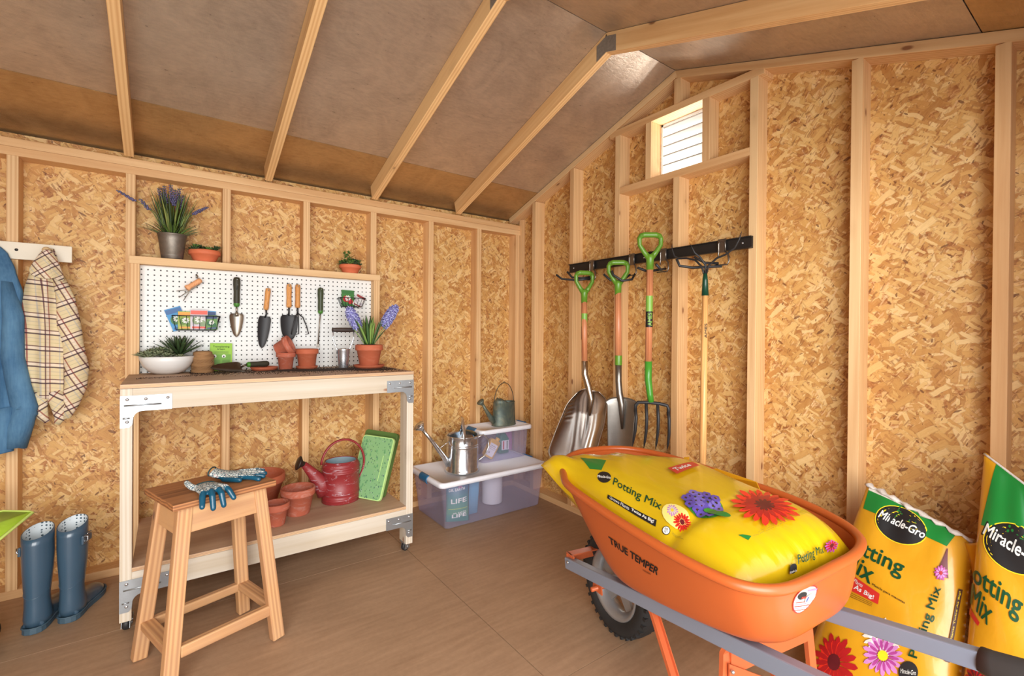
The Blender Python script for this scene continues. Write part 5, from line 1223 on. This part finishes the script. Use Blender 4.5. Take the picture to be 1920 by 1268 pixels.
def tray(a, t, off=0.):
    u, v, z = rimp(a); x = max(0, min(1, t))*(len(PRO)-1); i = min(int(x), len(PRO)-2); f = x-i
    p = [PRO[max(i-1, 0)], PRO[i], PRO[i+1], PRO[min(i+2, len(PRO)-1)]]
    F, Gd = [.5*((2*p[1][k])+(-p[0][k]+p[2][k])*f+(2*p[0][k]-5*p[1][k]+4*p[2][k]-p[3][k])*f*f+(-p[0][k]+3*p[1][k]-3*p[2][k]+p[3][k])*f**3) for k in (0, 1)]
    cu, cv = .29+.135*Gd, .03
    uu = cu+(u-.29)*F; vv = cv+(v-.03)*F
    return Vector(L3(uu, vv, z+(zbot(uu)-z)*Gd))
g = G().loft([[tray(k/120, j/44) for k in range(120)] for j in range(44)], 0)
o = obj('tray', g, ORA, wbr); m_ = o.modifiers.new('s', 'SOLIDIFY'); m_.thickness = .006; m_.offset = 0
obj('rim', G().tube([tray(k/120, 0)+Vector((0, 0, -.004)) for k in range(120)], .0135, 12, closed=True), ORA, wbr)
trs = with_normal(lambda a, t: tray(a, t))
def sgn(f, inside, lift=0.):   # orient the normal away from a point
    def h(a, t):
        p, n = f(a, t); n = n if (p-Vector(inside)).dot(n) > 0 else -n
        return p+n*lift, n
    return h
TRS = sgn(trs, (.35, -.03, .55), .0032)
# rails and front nose
def railp(sv, u): # near rail v, far rail v
    v = -.155 if sv < 0 else (.150+.075*(u+.1)/1.1)
    return v
for sv in (-1, 1):
    u0, u1 = -.128, (1.25 if sv < 0 else 1.02)
    pts = []
    for u in (u0, u1):
        v = railp(sv, u); pts.append((u, v, .302+.177*u-.0225))
    (a, va, za), (c, vc, zc) = pts
    Mw = WM[wbr.name]
    o = board('handle_rail', wbr, Mw @ Vector(L3(a, va, za)), Mw @ Vector(L3(c, vc, zc)), .034, .044, Mw.to_3x3() @ Vector((0, 1, 0)), GRYS, .004)
    gp_ = G().tube([L3(c-.005, vc, zc), L3(c+.02, vc, zc), L3(c+.10, vc+.007*sv, zc+.02), L3(c+.16, vc+.012*sv, zc+.03), L3(c+.165, vc+.012*sv, zc+.031)], [.030, .033, .030, .028, .012], 14, flat=.78)
    obj('hand_grip', gp_, plain('charcoal_grip', (52, 48, 46), .6), wbr)
g = G().box((-.135, -.175, .255), (-.128, .16, .295)).box((-.135, -.175, .252), (-.085, -.169, .297)).box((-.135, .152, .252), (-.085, .158, .297)).box((-.135, -.175, .292), (-.10, .16, .297))
o = obj('nose_guard', g, ORS, wbr)
for v in (.1785, -.155): pass
for u, v in ((-.10, -.160),): obj('bolt', G().lathe([(.0005, .004), (.006, .003), (.006, 0)], 12, T=T3(u, .175, .272) @ RX(-PI/2)), plain('bolt_zinc', (206, 208, 210), .3, .9), wbr)
# wheel
TY = N('tyre_rubber'); TY.set(TY.mix(TY.noise(TY.coord(), 20, 3), rgb((26, 26, 27)), rgb((44, 43, 42))), .7)
wc = (0.0, -.012, .200); MWc = WM[wbr.name] @ T3(*wc) @ RX(PI/2)
wh = obj('wheel_rim', G().lathe([(.135, -.042), (.140, -.034), (.128, -.030), (.118, -.010), (.118, .010), (.128, .030), (.140, .034), (.135, .042), (.124, .036), (.108, .012), (.108, -.012), (.124, -.036), (.135, -.042)], 48), plain('silver_wheel_paint', (168, 170, 172), .35, .6), wbr, MWc)
g = G()
for k in range(5):
    a = 2*PI*k/5+.3; g.prism([(.02, -.028), (.115, -.020), (.115, .020), (.02, .028)], -.006, .006, T=RZ(a))
g.lathe([(.0005, -.03), (.03, -.03), (.036, -.01), (.036, .01), (.03, .03), (.0005, .03)], 24)
obj('spokes', g, plain('silver_wheel_paint', (168, 170, 172), .35, .6), wh, MWc)
g = G().lathe([(.134, -.034), (.150, -.047), (.172, -.049), (.190, -.040), (.1985, -.024), (.200, 0), (.1985, .024), (.190, .040), (.172, .049), (.150, .047), (.134, .034)], 72)
for k in range(36):
    a = 2*PI*k/36
    for s_ in (-1, 1): g.box((.1860, s_*.030-.014, -.006), (.1975, s_*.030+.008, .006), T=RZ(a+.04*s_) @ RX(PI/2*0) @ Matrix(((1, 0, 0, 0), (0, 0, 1, 0), (0, 1, 0, 0), (0, 0, 0, 1))))
obj('tyre', g, TY.m, wh, MWc)
obj('axle', G().tube([(0, -.145, .2), (0, .13, .2)], .009, 10), ORS, wbr)
for v in (-.10, .125):
    obj('axle_bracket', G().prism([(-.03, .0), (.03, .0), (.018, .075), (-.018, .075)], -.003, .003, T=T3(0, -v, .185) @ RX(PI/2)), ORS, wbr)
# legs: channel strips
def strip(name, pts, w_, th, side):
    pts = [Vector(p) for p in pts]; g = G(); rings = []
    for i, p in enumerate(pts):
        d = (pts[min(i+1, len(pts)-1)]-pts[max(i-1, 0)]).normalized(); n_ = Vector(side).cross(d).normalized(); s_ = Vector(side)
        rings.append([p-s_*w_/2+n_*th/2, p-s_*w_/2-n_*th/2-n_*.010, p-s_*(w_/2-.003)-n_*th/2-n_*.010, p-s_*(w_/2-.003)-n_*th/2, p+s_*(w_/2-.003)-n_*th/2, p+s_*(w_/2-.003)-n_*th/2-n_*.010, p+s_*w_/2-n_*th/2-n_*.010, p+s_*w_/2+n_*th/2])
    g.loft(rings, 0, True, (True, True), False); return obj(name, g, ORS, wbr)
for sv in (-1, 1):
    v0 = railp(sv, .4)
    vb = v0+sv*.035
    strip('leg', [L3(.335, v0, .338), L3(.365, v0, .318), L3(.40, v0+sv*.006, .275), L3(.60, vb, .012), L3(.635, vb, .002), L3(.665, vb, .012), L3(.645, v0+sv*.004, .36), L3(.655, v0, .385), L3(.70, v0, .402)], .029, .003, (0, 1, 0))
g = G().add([L3(.645, -.150, .375), L3(.645, .195, .375), L3(.655, .20, .30), L3(.60, .10, .20), L3(.60, -.06, .20), L3(.655, -.155, .30)], [(0, 1, 2, 3, 4, 5)])
obj('cross_brace', G().box((.648, -.195, .30), (.652, .150, .385)), ORS, wbr)
obj('cross_brace', G().add([L3(.655, -.165, .30), L3(.655, -.165, .34), L3(.655, .19, .14), L3(.655, .19, .10), L3(.659, -.165, .30), L3(.659, -.165, .34), L3(.659, .19, .14), L3(.659, .19, .10)], [(0, 1, 2, 3), (7, 6, 5, 4), (0, 4, 5, 1), (1, 5, 6, 2), (2, 6, 7, 3), (3, 7, 4, 0)]), ORS, wbr)
ZB = plain('bolt_zinc', (206, 208, 210), .3, .9)
for u, v, z in ((.668, -.164, .325), (.72, -.15, .385)): obj('bolt', G().ball((u, -v, z), .0055, 10), ZB, wbr)

# ---------------- bag lying in the barrow ----------------
s = N('yellow_bag_film'); n1 = s.noise(s.coord('Object', (6, 22, 6)), 1.2, 4, .5, .4)
s.set(s.mix(n1, rgb((206, 166, 10)), rgb((216, 180, 22))), .25, Coat_Weight=.3); s.bump(n1, .25, .01); BAGY = s.m
s = N('golden_bag_film'); n1 = s.noise(s.coord('Object', (1, 8, 8)), 1.2, 4, .5, .4)
s.set(s.mix(n1, rgb((202, 142, 24)), rgb((214, 156, 34))), .28, Coat_Weight=.3); s.bump(n1, .35, .012); BAGG = s.m
def spow(x, p): return math.copysign(abs(x)**p, x)
def bagtop(s_, t_, sg=1):
    a, b_ = 2*s_-1, 2*t_-1
    uc, vc = .292, .012
    u = uc+.462*a*(1-.05*b_*b_); v = vc+(.278-.010*a)*b_*(1-.05*a**4)
    if sg > 0:
        E_ = (max(0, 1-abs(a)**(4.2 if a < 0 else 6.5)))**.45*(max(0, 1-abs(b_)**3.8))**.5
        z = .585-.030*a+.125*E_+.018*E_*b_
        wr = (.005*math.sin(13*b_+7*a)+.003*math.sin(27*b_-9*a+1)+.002*math.sin(45*b_+5*a))*math.exp(-((a+1)/.35)**2)+(.0014*math.sin(41*b_+6*a)+.0012*math.sin(23*b_-8*a))*math.exp(-((a-1)/.22)**2)+.0025*math.sin(7*a+4*b_)
        wr += -.012*math.exp(-((a-.52)/.05)**2)*(.3+.7*max(0, -b_))*(abs(b_) < .98)
        z += wr*min(1, E_*3)
        k = math.exp(-((a+1)/.30)**2-((b_+.95)/.45)**2)
        u += -.006*k; v += -.012*k; z += .048*k
        k2 = math.exp(-((a+1)/.42)**2-((b_-.75)/.6)**2); u += .15*k2; z -= .055*k2
    else:
        E_ = (max(0, 1-abs(a)**2.4))**.5*(max(0, 1-abs(b_)**2.4))**.5; z = .585-.035*a-.10*E_
        k = math.exp(-((a+1)/.30)**2-((b_+.95)/.45)**2); u += -.006*k; v += -.012*k; z += .048*k
        k2 = math.exp(-((a+1)/.42)**2-((b_-.75)/.6)**2); u += .15*k2; z -= .02*k2
    return Vector(L3(u, v, z))
BAG0 = sgn(with_normal(lambda a, t: bagtop(a, t)), (.3, 0, -1))
bagb = thing('soil_bag', 'full yellow potting mix bag lying in the orange wheelbarrow', 'bag', WM[wbr.name] @ T3(0, 0, 0))
g = G().grid(lambda a, t: bagtop(a, t, 1), 84, 48).grid(lambda a, t: bagtop(a, t, -1), 40, 24, flip=True)
obj('bag_film', g, BAGY, bagb)

# ---------------- standing bags ----------------
def bilin(c, s_, t_): return c[0]*(1-s_)*(1-t_)+c[1]*s_*(1-t_)+c[2]*s_*t_+c[3]*(1-s_)*t_
def standbag(corners, depth, bulge, seed):
    C4 = [Vector(c) for c in corners]; n_ = (C4[1]-C4[0]).cross(C4[3]-C4[0]).normalized()
    if n_.dot(Vector((-1, 0, 0))) < 0: n_ = -n_
    def front(s_, t_):
        a, b_ = 2*s_-1, 2*t_-1
        E_ = (max(0, 1-abs(a)**3))**.5*(max(0, 1-(b_ if b_ > 0 else -b_*.9)**4))**.6
        p = bilin(C4, s_, t_)
        wr = .006*math.sin(11*a+seed)*math.exp(-((b_-1)/.35)**2)+.003*math.sin(7*b_+4*a+seed)
        return p+n_*((bulge+wr)*E_)
    def back(s_, t_):
        a, b_ = 2*s_-1, 2*t_-1
        E_ = (max(0, 1-abs(a)**6))**.5*(max(0, 1-(b_ if b_ > 0 else -b_*.9)**4))**.6
        return bilin(C4, s_, t_)-n_*(depth*E_)
    return front, back, n_
B1 = [(-.42, -2.262, .012), (-.44, -2.662, .012), (-.16, -2.650, .568), (-.10, -2.358, .660)]
F1, K1, N1 = standbag(B1, .075, .055, 1.)
B2 = [(-.47, -2.672, .012), (-.46, -2.935, .012), (-.20, -2.860, .700), (-.12, -2.666, .842)]
F2, K2, N2 = standbag(B2, .07, .045, 3.)
S1 = sgn(with_normal(F1), (.3, -2.5, .3)); S2 = sgn(with_normal(F2), (.3, -2.8, .3))
bag1 = thing('soil_bag', 'half-folded golden potting mix bag leaning on the gable wall right behind the wheelbarrow', 'bag', (-.3, -2.48, 0))
obj('bag_film', G().grid(F1, 50, 60).grid(K1, 30, 40, flip=True), BAGG, bagb if False else bag1, I4)
bag2 = thing('soil_bag', 'tall golden potting mix bag with a green top at the right edge of the room', 'bag', (-.3, -2.78, 0))
obj('bag_film', G().grid(F2, 50, 60).grid(K2, 30, 40, flip=True), BAGG, bag2, I4)

# printed-artwork layout, in surface coordinates of each bag and of the tray
DQ = {'b0_banner': [(0.4413, 0.0457), (0.6861, 0.0529), (0.6735, 0.0792), (0.4323, 0.061)],
 'b0_potting': [(0.4209, 0.1079), (0.6584, 0.1207), (0.6307, 0.1858), (0.3822, 0.1751)],
 'b0_logo': [(0.3417, 0.0876), (0.4018, 0.1202), (0.3469, 0.2001), (0.2906, 0.1592)],
 'b0_50': [(0.7213, 0.0408), (0.7447, 0.0568), (0.7302, 0.086), (0.7063, 0.07)],
 'b0_fine': [(0.7469, 0.0672), (0.7992, 0.0589), (0.7916, 0.0745), (0.7412, 0.0795)],
 'b0_pink': [(0.6802, 0.124), (0.7265, 0.1343), (0.6898, 0.2126), (0.6426, 0.2016)],
 'b0_red': [(0.729, 0.0878), (0.7955, 0.0984), (0.7526, 0.2072), (0.6953, 0.17)],
 'b0_purple': [(0.6812, 0.2004), (0.8344, 0.2111), (0.7466, 0.4793), (0.6054, 0.4345)],
 'b0_bigred': [(0.8062, 0.2947), (0.9472, 0.5019), (0.8624, 0.8788), (0.6531, 0.7508)],
 'b0_zuc': [(0.7624, 0.2417), (0.8335, 0.3011), (0.802, 0.3809), (0.7388, 0.2997)],
 'b0_green': [(0.8852, 0.2547), (0.9101, 0.2716), (0.902, 0.3111), (0.8879, 0.2783)],
 'b0_lines': [(0.914, 0.2961), (0.9031, 0.7622), (0.8846, 0.786), (0.8941, 0.3172)],
 'b0_rpot': [(0.9906, 0.4195), (0.9884, 0.6409), (0.9767, 0.6634), (0.9766, 0.4486)],
 'b0_rlogo': [(0.993, 0.3466), (0.9927, 0.3979), (0.9842, 0.4241), (0.9834, 0.3743)],
 'b0_rfl': [(0.9906, 0.6393), (0.9883, 0.7944), (0.9734, 0.8241), (0.9741, 0.6766)],
 'b0_badge': [(0.5105, 0.4938), (0.4876, 0.727), (0.4407, 0.7403), (0.4468, 0.5176)],
 'b0_corner': [(0.2468, 0.1472), (0.2982, 0.1802), (0.2384, 0.2953), (0.1287, 0.2068)],
 't_brand': [(0.0681, 0.2604), (0.1189, 0.29), (0.1279, 0.2278), (0.0717, 0.2146)],
 't_sub': [(0.0992, 0.3156), (0.1083, 0.3148), (0.1103, 0.301), (0.1012, 0.3023)],
 't_stick': [(0.3258, 0.2629), (0.3724, 0.2957), (0.4044, 0.1393), (0.3559, 0.067)],
 '1_strip': [(0.0426, 0.967), (0.8809, 0.995), (0.9199, 0.995), (0.0259, 0.995)],
 '1_green': [(0.0702, 0.8686), (0.8302, 0.9002), (0.8792, 0.995), (0.0426, 0.967)],
 '1_oval': [(0.2588, 0.7664), (0.6978, 0.8273), (0.6333, 0.995), (0.1695, 0.9444)],
 '1_mir': [(0.2363, 0.8641), (0.6468, 0.8758), (0.6628, 0.9183), (0.2541, 0.907)],
 '1_pot': [(0.0208, 0.6303), (0.5519, 0.6371), (0.5638, 0.737), (0.0178, 0.729)],
 '1_mix': [(0.0542, 0.5795), (0.3441, 0.553), (0.3621, 0.6412), (0.0828, 0.6589)],
 '1_mez': [(0.3583, 0.5522), (0.6181, 0.5478), (0.6211, 0.5613), (0.3613, 0.5659)],
 '1_ban': [(0.0156, 0.4799), (0.4387, 0.4887), (0.4321, 0.5368), (0.0691, 0.5613)],
 '1_vpot': [(0.7781, 0.3557), (0.8589, 0.7042), (0.7852, 0.6954), (0.7039, 0.3469)],
 '1_slogo': [(0.665, 0.2219), (0.7822, 0.2525), (0.7773, 0.3437), (0.6589, 0.3121)],
 '1_sfl': [(0.7805, 0.7162), (0.8735, 0.7419), (0.8719, 0.8177), (0.7698, 0.7908)],
 '1_stri': [(0.7828, 0.7394), (0.8771, 0.7608), (0.8515, 0.8947), (0.8074, 0.8832)],
 '1_big': [(0.1107, 0.005), (0.4368, 0.0586), (0.3905, 0.3142), (0.0284, 0.2471)],
 '1_pk': [(0.4273, 0.1718), (0.694, 0.2282), (0.684, 0.4103), (0.38, 0.3554)],
 '1_wh': [(0.3928, 0.2559), (0.66, 0.3078), (0.6418, 0.4771), (0.3576, 0.4231)],
 '1_gus': [(0.9376, 0.407), (0.9654, 0.7442), (0.9435, 0.7397), (0.9116, 0.4032)],
 '2_green': [(0.0467, 0.7538), (0.6768, 0.818), (0.9903, 0.995), (0.1559, 0.995)],
 '2_oval': [(0.0678, 0.642), (0.6669, 0.6956), (0.7542, 0.8746), (0.0952, 0.7984)],
 '2_mir': [(0.0724, 0.7304), (0.6932, 0.7358), (0.7359, 0.795), (0.1141, 0.7737)],
 '2_pot': [(0.005, 0.548), (0.4311, 0.5222), (0.4904, 0.617), (0.005, 0.623)],
 '2_mix': [(0.005, 0.4981), (0.1797, 0.4647), (0.2459, 0.5393), (0.005, 0.5624)],
 '2_ban': [(0.005, 0.4649), (0.0991, 0.4468), (0.1113, 0.4603), (0.005, 0.4857)],
 '2_wh': [(0.1974, 0.3046), (0.4661, 0.3402), (0.4936, 0.4299), (0.2198, 0.3886)],
 '2_rd': [(0.005, 0.2319), (0.2047, 0.2613), (0.2115, 0.353), (0.005, 0.3242)]}
# ---------------- printed artwork ----------------
PM = dict(black=INK, white=WPR, green=plain('bag_green', (26, 122, 50), .3), dgreen=plain('lettering_green', (14, 72, 40), .35), red=plain('badge_red', (196, 48, 40), .35), dred=plain('petal_red', (172, 26, 28), .4, 0, .25, 30),
          bright=plain('petal_bright_red', (224, 48, 30), .4, 0, .2, 30), pink=plain('petal_pink', (198, 130, 190), .4, 0, .2, 30), magenta=plain('petal_magenta', (168, 66, 140), .4, 0, .25, 30), purple=plain('petal_purple', (92, 74, 164), .4, 0, .3, 40),
          violet=plain('petal_violet', (120, 104, 190), .4, 0, .3, 40), leaf=plain('print_leaf_green', (60, 130, 44), .4, 0, .25, 40), pale=plain('print_pale_yellow', (246, 226, 130), .35), grey=plain('petal_white', (220, 212, 200), .4, 0, .1, 30),
          yellow=plain('print_yellow', (246, 214, 40), .35), orange=plain('print_orange', (222, 104, 40), .5), film=BAGY, maroon=plain('print_maroon', (96, 22, 30), .4, 0, .3, 40), brown=plain('print_brown', (76, 40, 20), .5), blue=plain('print_blue', (60, 80, 150), .4), fine=plain('fine_print_grey', (130, 120, 40), .6))
KEYS = list(PM)
class Art:
    def __init__(s, surf, dk=.0001): s.dk = dk; s.g = G(); s.f = surf; s.used = []; s.k = 0
    def add(s, key, shape, col, sub=None, fine=.12):
        q = DQ[key]
        if sub:   # x0,x1,y0,y1 inside the quad
            x0, x1, y0, y1 = sub
            B = lambda x, y: tuple(q[0][k]*(1-x)*(1-y)+q[1][k]*x*(1-y)+q[2][k]*x*y+q[3][k]*(1-x)*y for k in (0, 1))
            q = [B(x0, y0), B(x1, y0), B(x1, y1), B(x0, y1)]
        if col not in s.used: s.used.append(col)
        s.k += 1; decal(s.g, s.f, q, shape, s.used.index(col), .0012+s.k*s.dk, fine)
    def flower(s, key, c1, c2, mid, n=16, sub=(0, 1, 0, 1)):
        x0, x1, y0, y1 = sub; cx_, cy_ = (x0+x1)/2, (y0+y1)/2; W_, H_ = x1-x0, y1-y0
        s.add(key, petals(n, .3, .98, .15), c1, sub); s.add(key, petals(n-3, .3, .7, .1), c2, (cx_-W_*.38, cx_+W_*.38, cy_-H_*.38, cy_+H_*.38)); s.add(key, disc2(14), mid, (cx_-W_*.12, cx_+W_*.12, cy_-H_*.12, cy_+H_*.12))
    def done(s, parent, M, name='printed_artwork'): obj(name, s.g, [PM[c] for c in s.used], parent, M)
TX = text_fit
a = Art(BAG0)
a.add('b0_corner', rect2(), 'green'); a.add('b0_green', rect2(), 'green')
a.add('b0_logo', disc2(20), 'black'); a.add('b0_logo', TX('Miracle-Gro', .03), 'white', (.02, .98, .38, .62))
a.add('b0_potting', TX('Potting Mix', .012), 'dgreen', fine=.08)
a.add('b0_banner', rect2(), 'black'); a.add('b0_banner', TX('Grows Plants', .01), 'white', (.05, .48, .2, .85)); a.add('b0_banner', TX('Twice As Big!', .03), 'white', (.52, .96, .2, .88))
a.add('b0_50', disc2(20), 'black'); a.add('b0_50', disc2(20), 'white', (.08, .92, .08, .92)); a.add('b0_50', TX('50', .02), 'black', (.3, .7, .52, .78)); a.add('b0_50', TX('QT', .02), 'black', (.28, .72, .2, .46))
for k in range(2): a.add('b0_fine', rect2(), 'fine', (0, 1-.2*k, .3+.4*k, .38+.4*k))
a.add('b0_pink', disc2(18), 'pale', (-.3, 1.9, -.5, 1.1)); a.flower('b0_pink', 'pink', 'grey', 'yellow', 13); a.flower('b0_red', 'bright', 'dred', 'maroon', 17)
rnd = random.Random(12)
a.add('b0_purple', disc2(20), 'leaf', (.05, .98, .05, .95))
for k in range(26):
    x = .5+.42*math.cos(k*2.4)*math.sqrt(k/26); y = .5+.40*math.sin(k*2.4)*math.sqrt(k/26)
    a.add('b0_purple', petals(5, .3, 1.3), rnd.choice(('purple', 'violet')), (x-.12, x+.12, y-.13, y+.13)); a.add('b0_purple', disc2(8), 'maroon', (x-.02, x+.02, y-.02, y+.02))
a.add('b0_zuc', disc2(20), 'leaf', (0, .5, .35, 1.0)); a.add('b0_zuc', disc2(20), 'green', (.2, 1.0, .1, .75))
a.flower('b0_bigred', 'bright', 'dred', 'maroon', 19); a.add('b0_bigred', petals(15, .3, .9), 'dred', (.2, .8, .2, .8)); a.add('b0_bigred', petals(11, .3, .9), 'maroon', (.35, .65, .34, .66))
for k in range(3): a.add('b0_lines', TX('water well  feed and grow all season  for pots and planters'[k*3:], .0), 'fine', (.0+.1*k, 1, .15+.28*k, .36+.28*k))
a.add('b0_rpot', TX('Potting Mix', .015), 'dgreen'); a.add('b0_rlogo', disc2(18), 'black'); a.add('b0_rlogo', TX('Miracle-Gro', .02), 'white', (0, 1, .1, .3)); a.flower('b0_rfl', 'magenta', 'dred', 'maroon', 13)
a.add('b0_badge', rect2(), 'red'); a.add('b0_badge', TX('Twice', .03), 'white', (.1, .75, .3, .8))
a.done(bagb, WM[bagb.name])
# small torn flap standing up at the back of the bag
def bflap(u, v, z): return L3(u, v, z)
obj('bag_flap', G().add([bflap(.085, .235, .665), bflap(.125, .245, .668), bflap(.118, .26, .705), bflap(.098, .255, .700)], [(0, 1, 2, 3)]), BAGG, bagb, solid=.002)
obj('folded_end', G().add([bflap(.155, .262, .655), bflap(.40, .305, .650), bflap(.40, .285, .682), bflap(.24, .270, .690)], [(0, 1, 2, 3)]), BAGG, bagb, solid=.003)
a = Art(TRS, .0003)
a.add('t_brand', TX('TRUE TEMPER', .03), 'black', fine=.06); a.add('t_sub', TX('TOUGH', .01), 'brown')
a.done(wbr, WM[wbr.name], 'brand_lettering'); a = Art(TRS, .0003)
a.add('t_stick', disc2(28), 'red'); a.add('t_stick', disc2(28), 'grey', (.04, .96, .04, .96)); 
for k in range(5): a.add('t_stick', rect2(), 'pink' if k % 2 else 'red', (.12, .86, .12+.07*k, .145+.07*k))
a.add('t_stick', disc2(16), 'black', (.1, .5, .52, .80)); a.add('t_stick', rect2(), 'red', (.3, .6, .55, .62)); a.add('t_stick', disc2(16), 'grey', (.5, .92, .35, .70)); a.add('t_stick', rect2(), 'blue', (.58, .64, .42, .60)); a.add('t_stick', rect2(), 'pink', (.45, .8, .80, .86))
a.done(wbr, WM[wbr.name], 'round_sticker')
a = Art(S1)
a.add('1_green', rect2(), 'green', (-.0, 1.0, 0, 1.0)); a.add('1_strip', rect2(), 'grey', (0, 1, -.05, 1.0))
a.add('1_oval', disc2(30), 'yellow'); a.add('1_oval', disc2(30), 'black', (.02, .98, .02, .98)); a.add('1_mir', TX('Miracle-Gro', .035), 'black', (-.02, 1.02, -.15, 1.15)); a.add('1_mir', TX('Miracle-Gro', .018), 'white', fine=.06)
a.add('1_mir', petals(3, .3, .5), 'green', (.30, .40, 1.35, 1.85))
a.add('1_pot', TX('Potting', .018), 'dgreen', fine=.06); a.add('1_mix', TX('Mix', .018), 'dgreen'); a.add('1_mez', TX('Mezcla para macetas', .01), 'black')
a.add('1_ban', rect2(), 'red'); a.add('1_ban', TX('Grows Plants', .01), 'white', (.12, .62, .62, .90)); a.add('1_ban', TX('Twice As Big!', .02), 'white', (.06, .90, .12, .58))
for k in range(3): a.add('1_ban', rect2(), 'brown', (.1, .9, -.16-.13*k, -.13-.13*k))
a.add('1_wh', petals(17, .3, .8), 'grey'); a.add('1_wh', petals(13, .3, .8), 'white', (.15, .85, .15, .85)); a.flower('1_pk', 'pink', 'magenta', 'yellow', 17)
a.flower('1_big', 'dred', 'bright', 'maroon', 17); a.add('1_big', petals(15, .3, .9), 'dred', (.12, .88, .12, .88)); a.add('1_big', disc2(16), 'maroon', (.36, .64, .36, .64))
a.add('1_vpot', TX('Potting Mix', .015), 'dgreen', fine=.05); a.add('1_slogo', disc2(20), 'black'); a.add('1_slogo', TX('Miracle-Gro', .02), 'white', (.1, .9, .4, .62))
a.add('1_stri', [(0, 0), (1, 0), (.75, 1), (.6, 1)] and ([(0, 0), (1, 0), (.75, 1), (.6, 1)], [(0, 1, 2, 3)]), 'maroon'); a.flower('1_sfl', 'magenta', 'pink', 'dred', 12)
a.add('1_gus', rect2(), 'brown'); a.add('1_gus', TX('Grows Plants Twice As Big!', .02), 'yellow', (.03, .97, .25, .75))
a.done(bag1, I4)
a = Art(S2)
a.add('2_green', rect2(), 'green'); a.add('2_oval', disc2(30), 'yellow'); a.add('2_oval', disc2(30), 'black', (.02, .98, .02, .98)); a.add('2_mir', TX('Miracle-Gro', .035), 'black', (-.02, 1.02, -.15, 1.15)); a.add('2_mir', TX('Miracle-Gro', .018), 'white', fine=.05)
a.add('2_mir', petals(3, .3, .5), 'green', (.28, .40, 1.1, 1.8))
a.add('2_pot', TX('otting', .018), 'dgreen', fine=.05); a.add('2_mix', TX('Mix', .018), 'dgreen'); a.add('2_ban', rect2(), 'red')
a.add('2_wh', petals(15, .3, .8), 'grey'); a.flower('2_rd', 'dred', 'maroon', 'maroon', 15)
a.done(bag2, I4)
# crumpled white top hem and folded ear of the first standing bag
def edge1(t, dy=0.): return Vector((-.10-.06*t, -.0, 0))
top = [F1(s_, .985) for s_ in [k/24 for k in range(25)]]
g = G(); rr_ = [.006+.003*math.sin(k*1.9) for k in range(25)]
g.tube([p+Vector((-.004*math.sin(i*1.3), 0, .004+.003*math.sin(i*2.1))) for i, p in enumerate(top)], rr_, 10, flat=1.6)
obj('white_hem', g, plain('crumpled_white_film', (206, 196, 188), .4, 0, .15, 60, .5), bag1, I4)
e = Vector((-.165, -2.655, .560))
def ear(s_, t_):
    a_ = s_*PI*1.1-.3; r = .035*(1-t_*.35)*(1+.15*math.sin(s_*9+t_*4))
    return e+Vector((-.030*math.sin(a_)-.015*t_, -.012-r*math.cos(a_)*.9, .012-t_*.085+.012*math.sin(a_*1.7)))
g = G().grid(ear, 16, 10); obj('folded_ear', g, BAGG, bag1, I4, solid=.002)
# heat-sealed top edge of the second bag, with its yellow corner
g = G().tube([F2(s_, .99)+Vector((0, 0, .002)) for s_ in [k/20 for k in range(21)]], .0035, 8); obj('sealed_edge', g, plain('crumpled_white_film', (206, 196, 188), .4, 0, .15, 60, .5), bag2, I4)
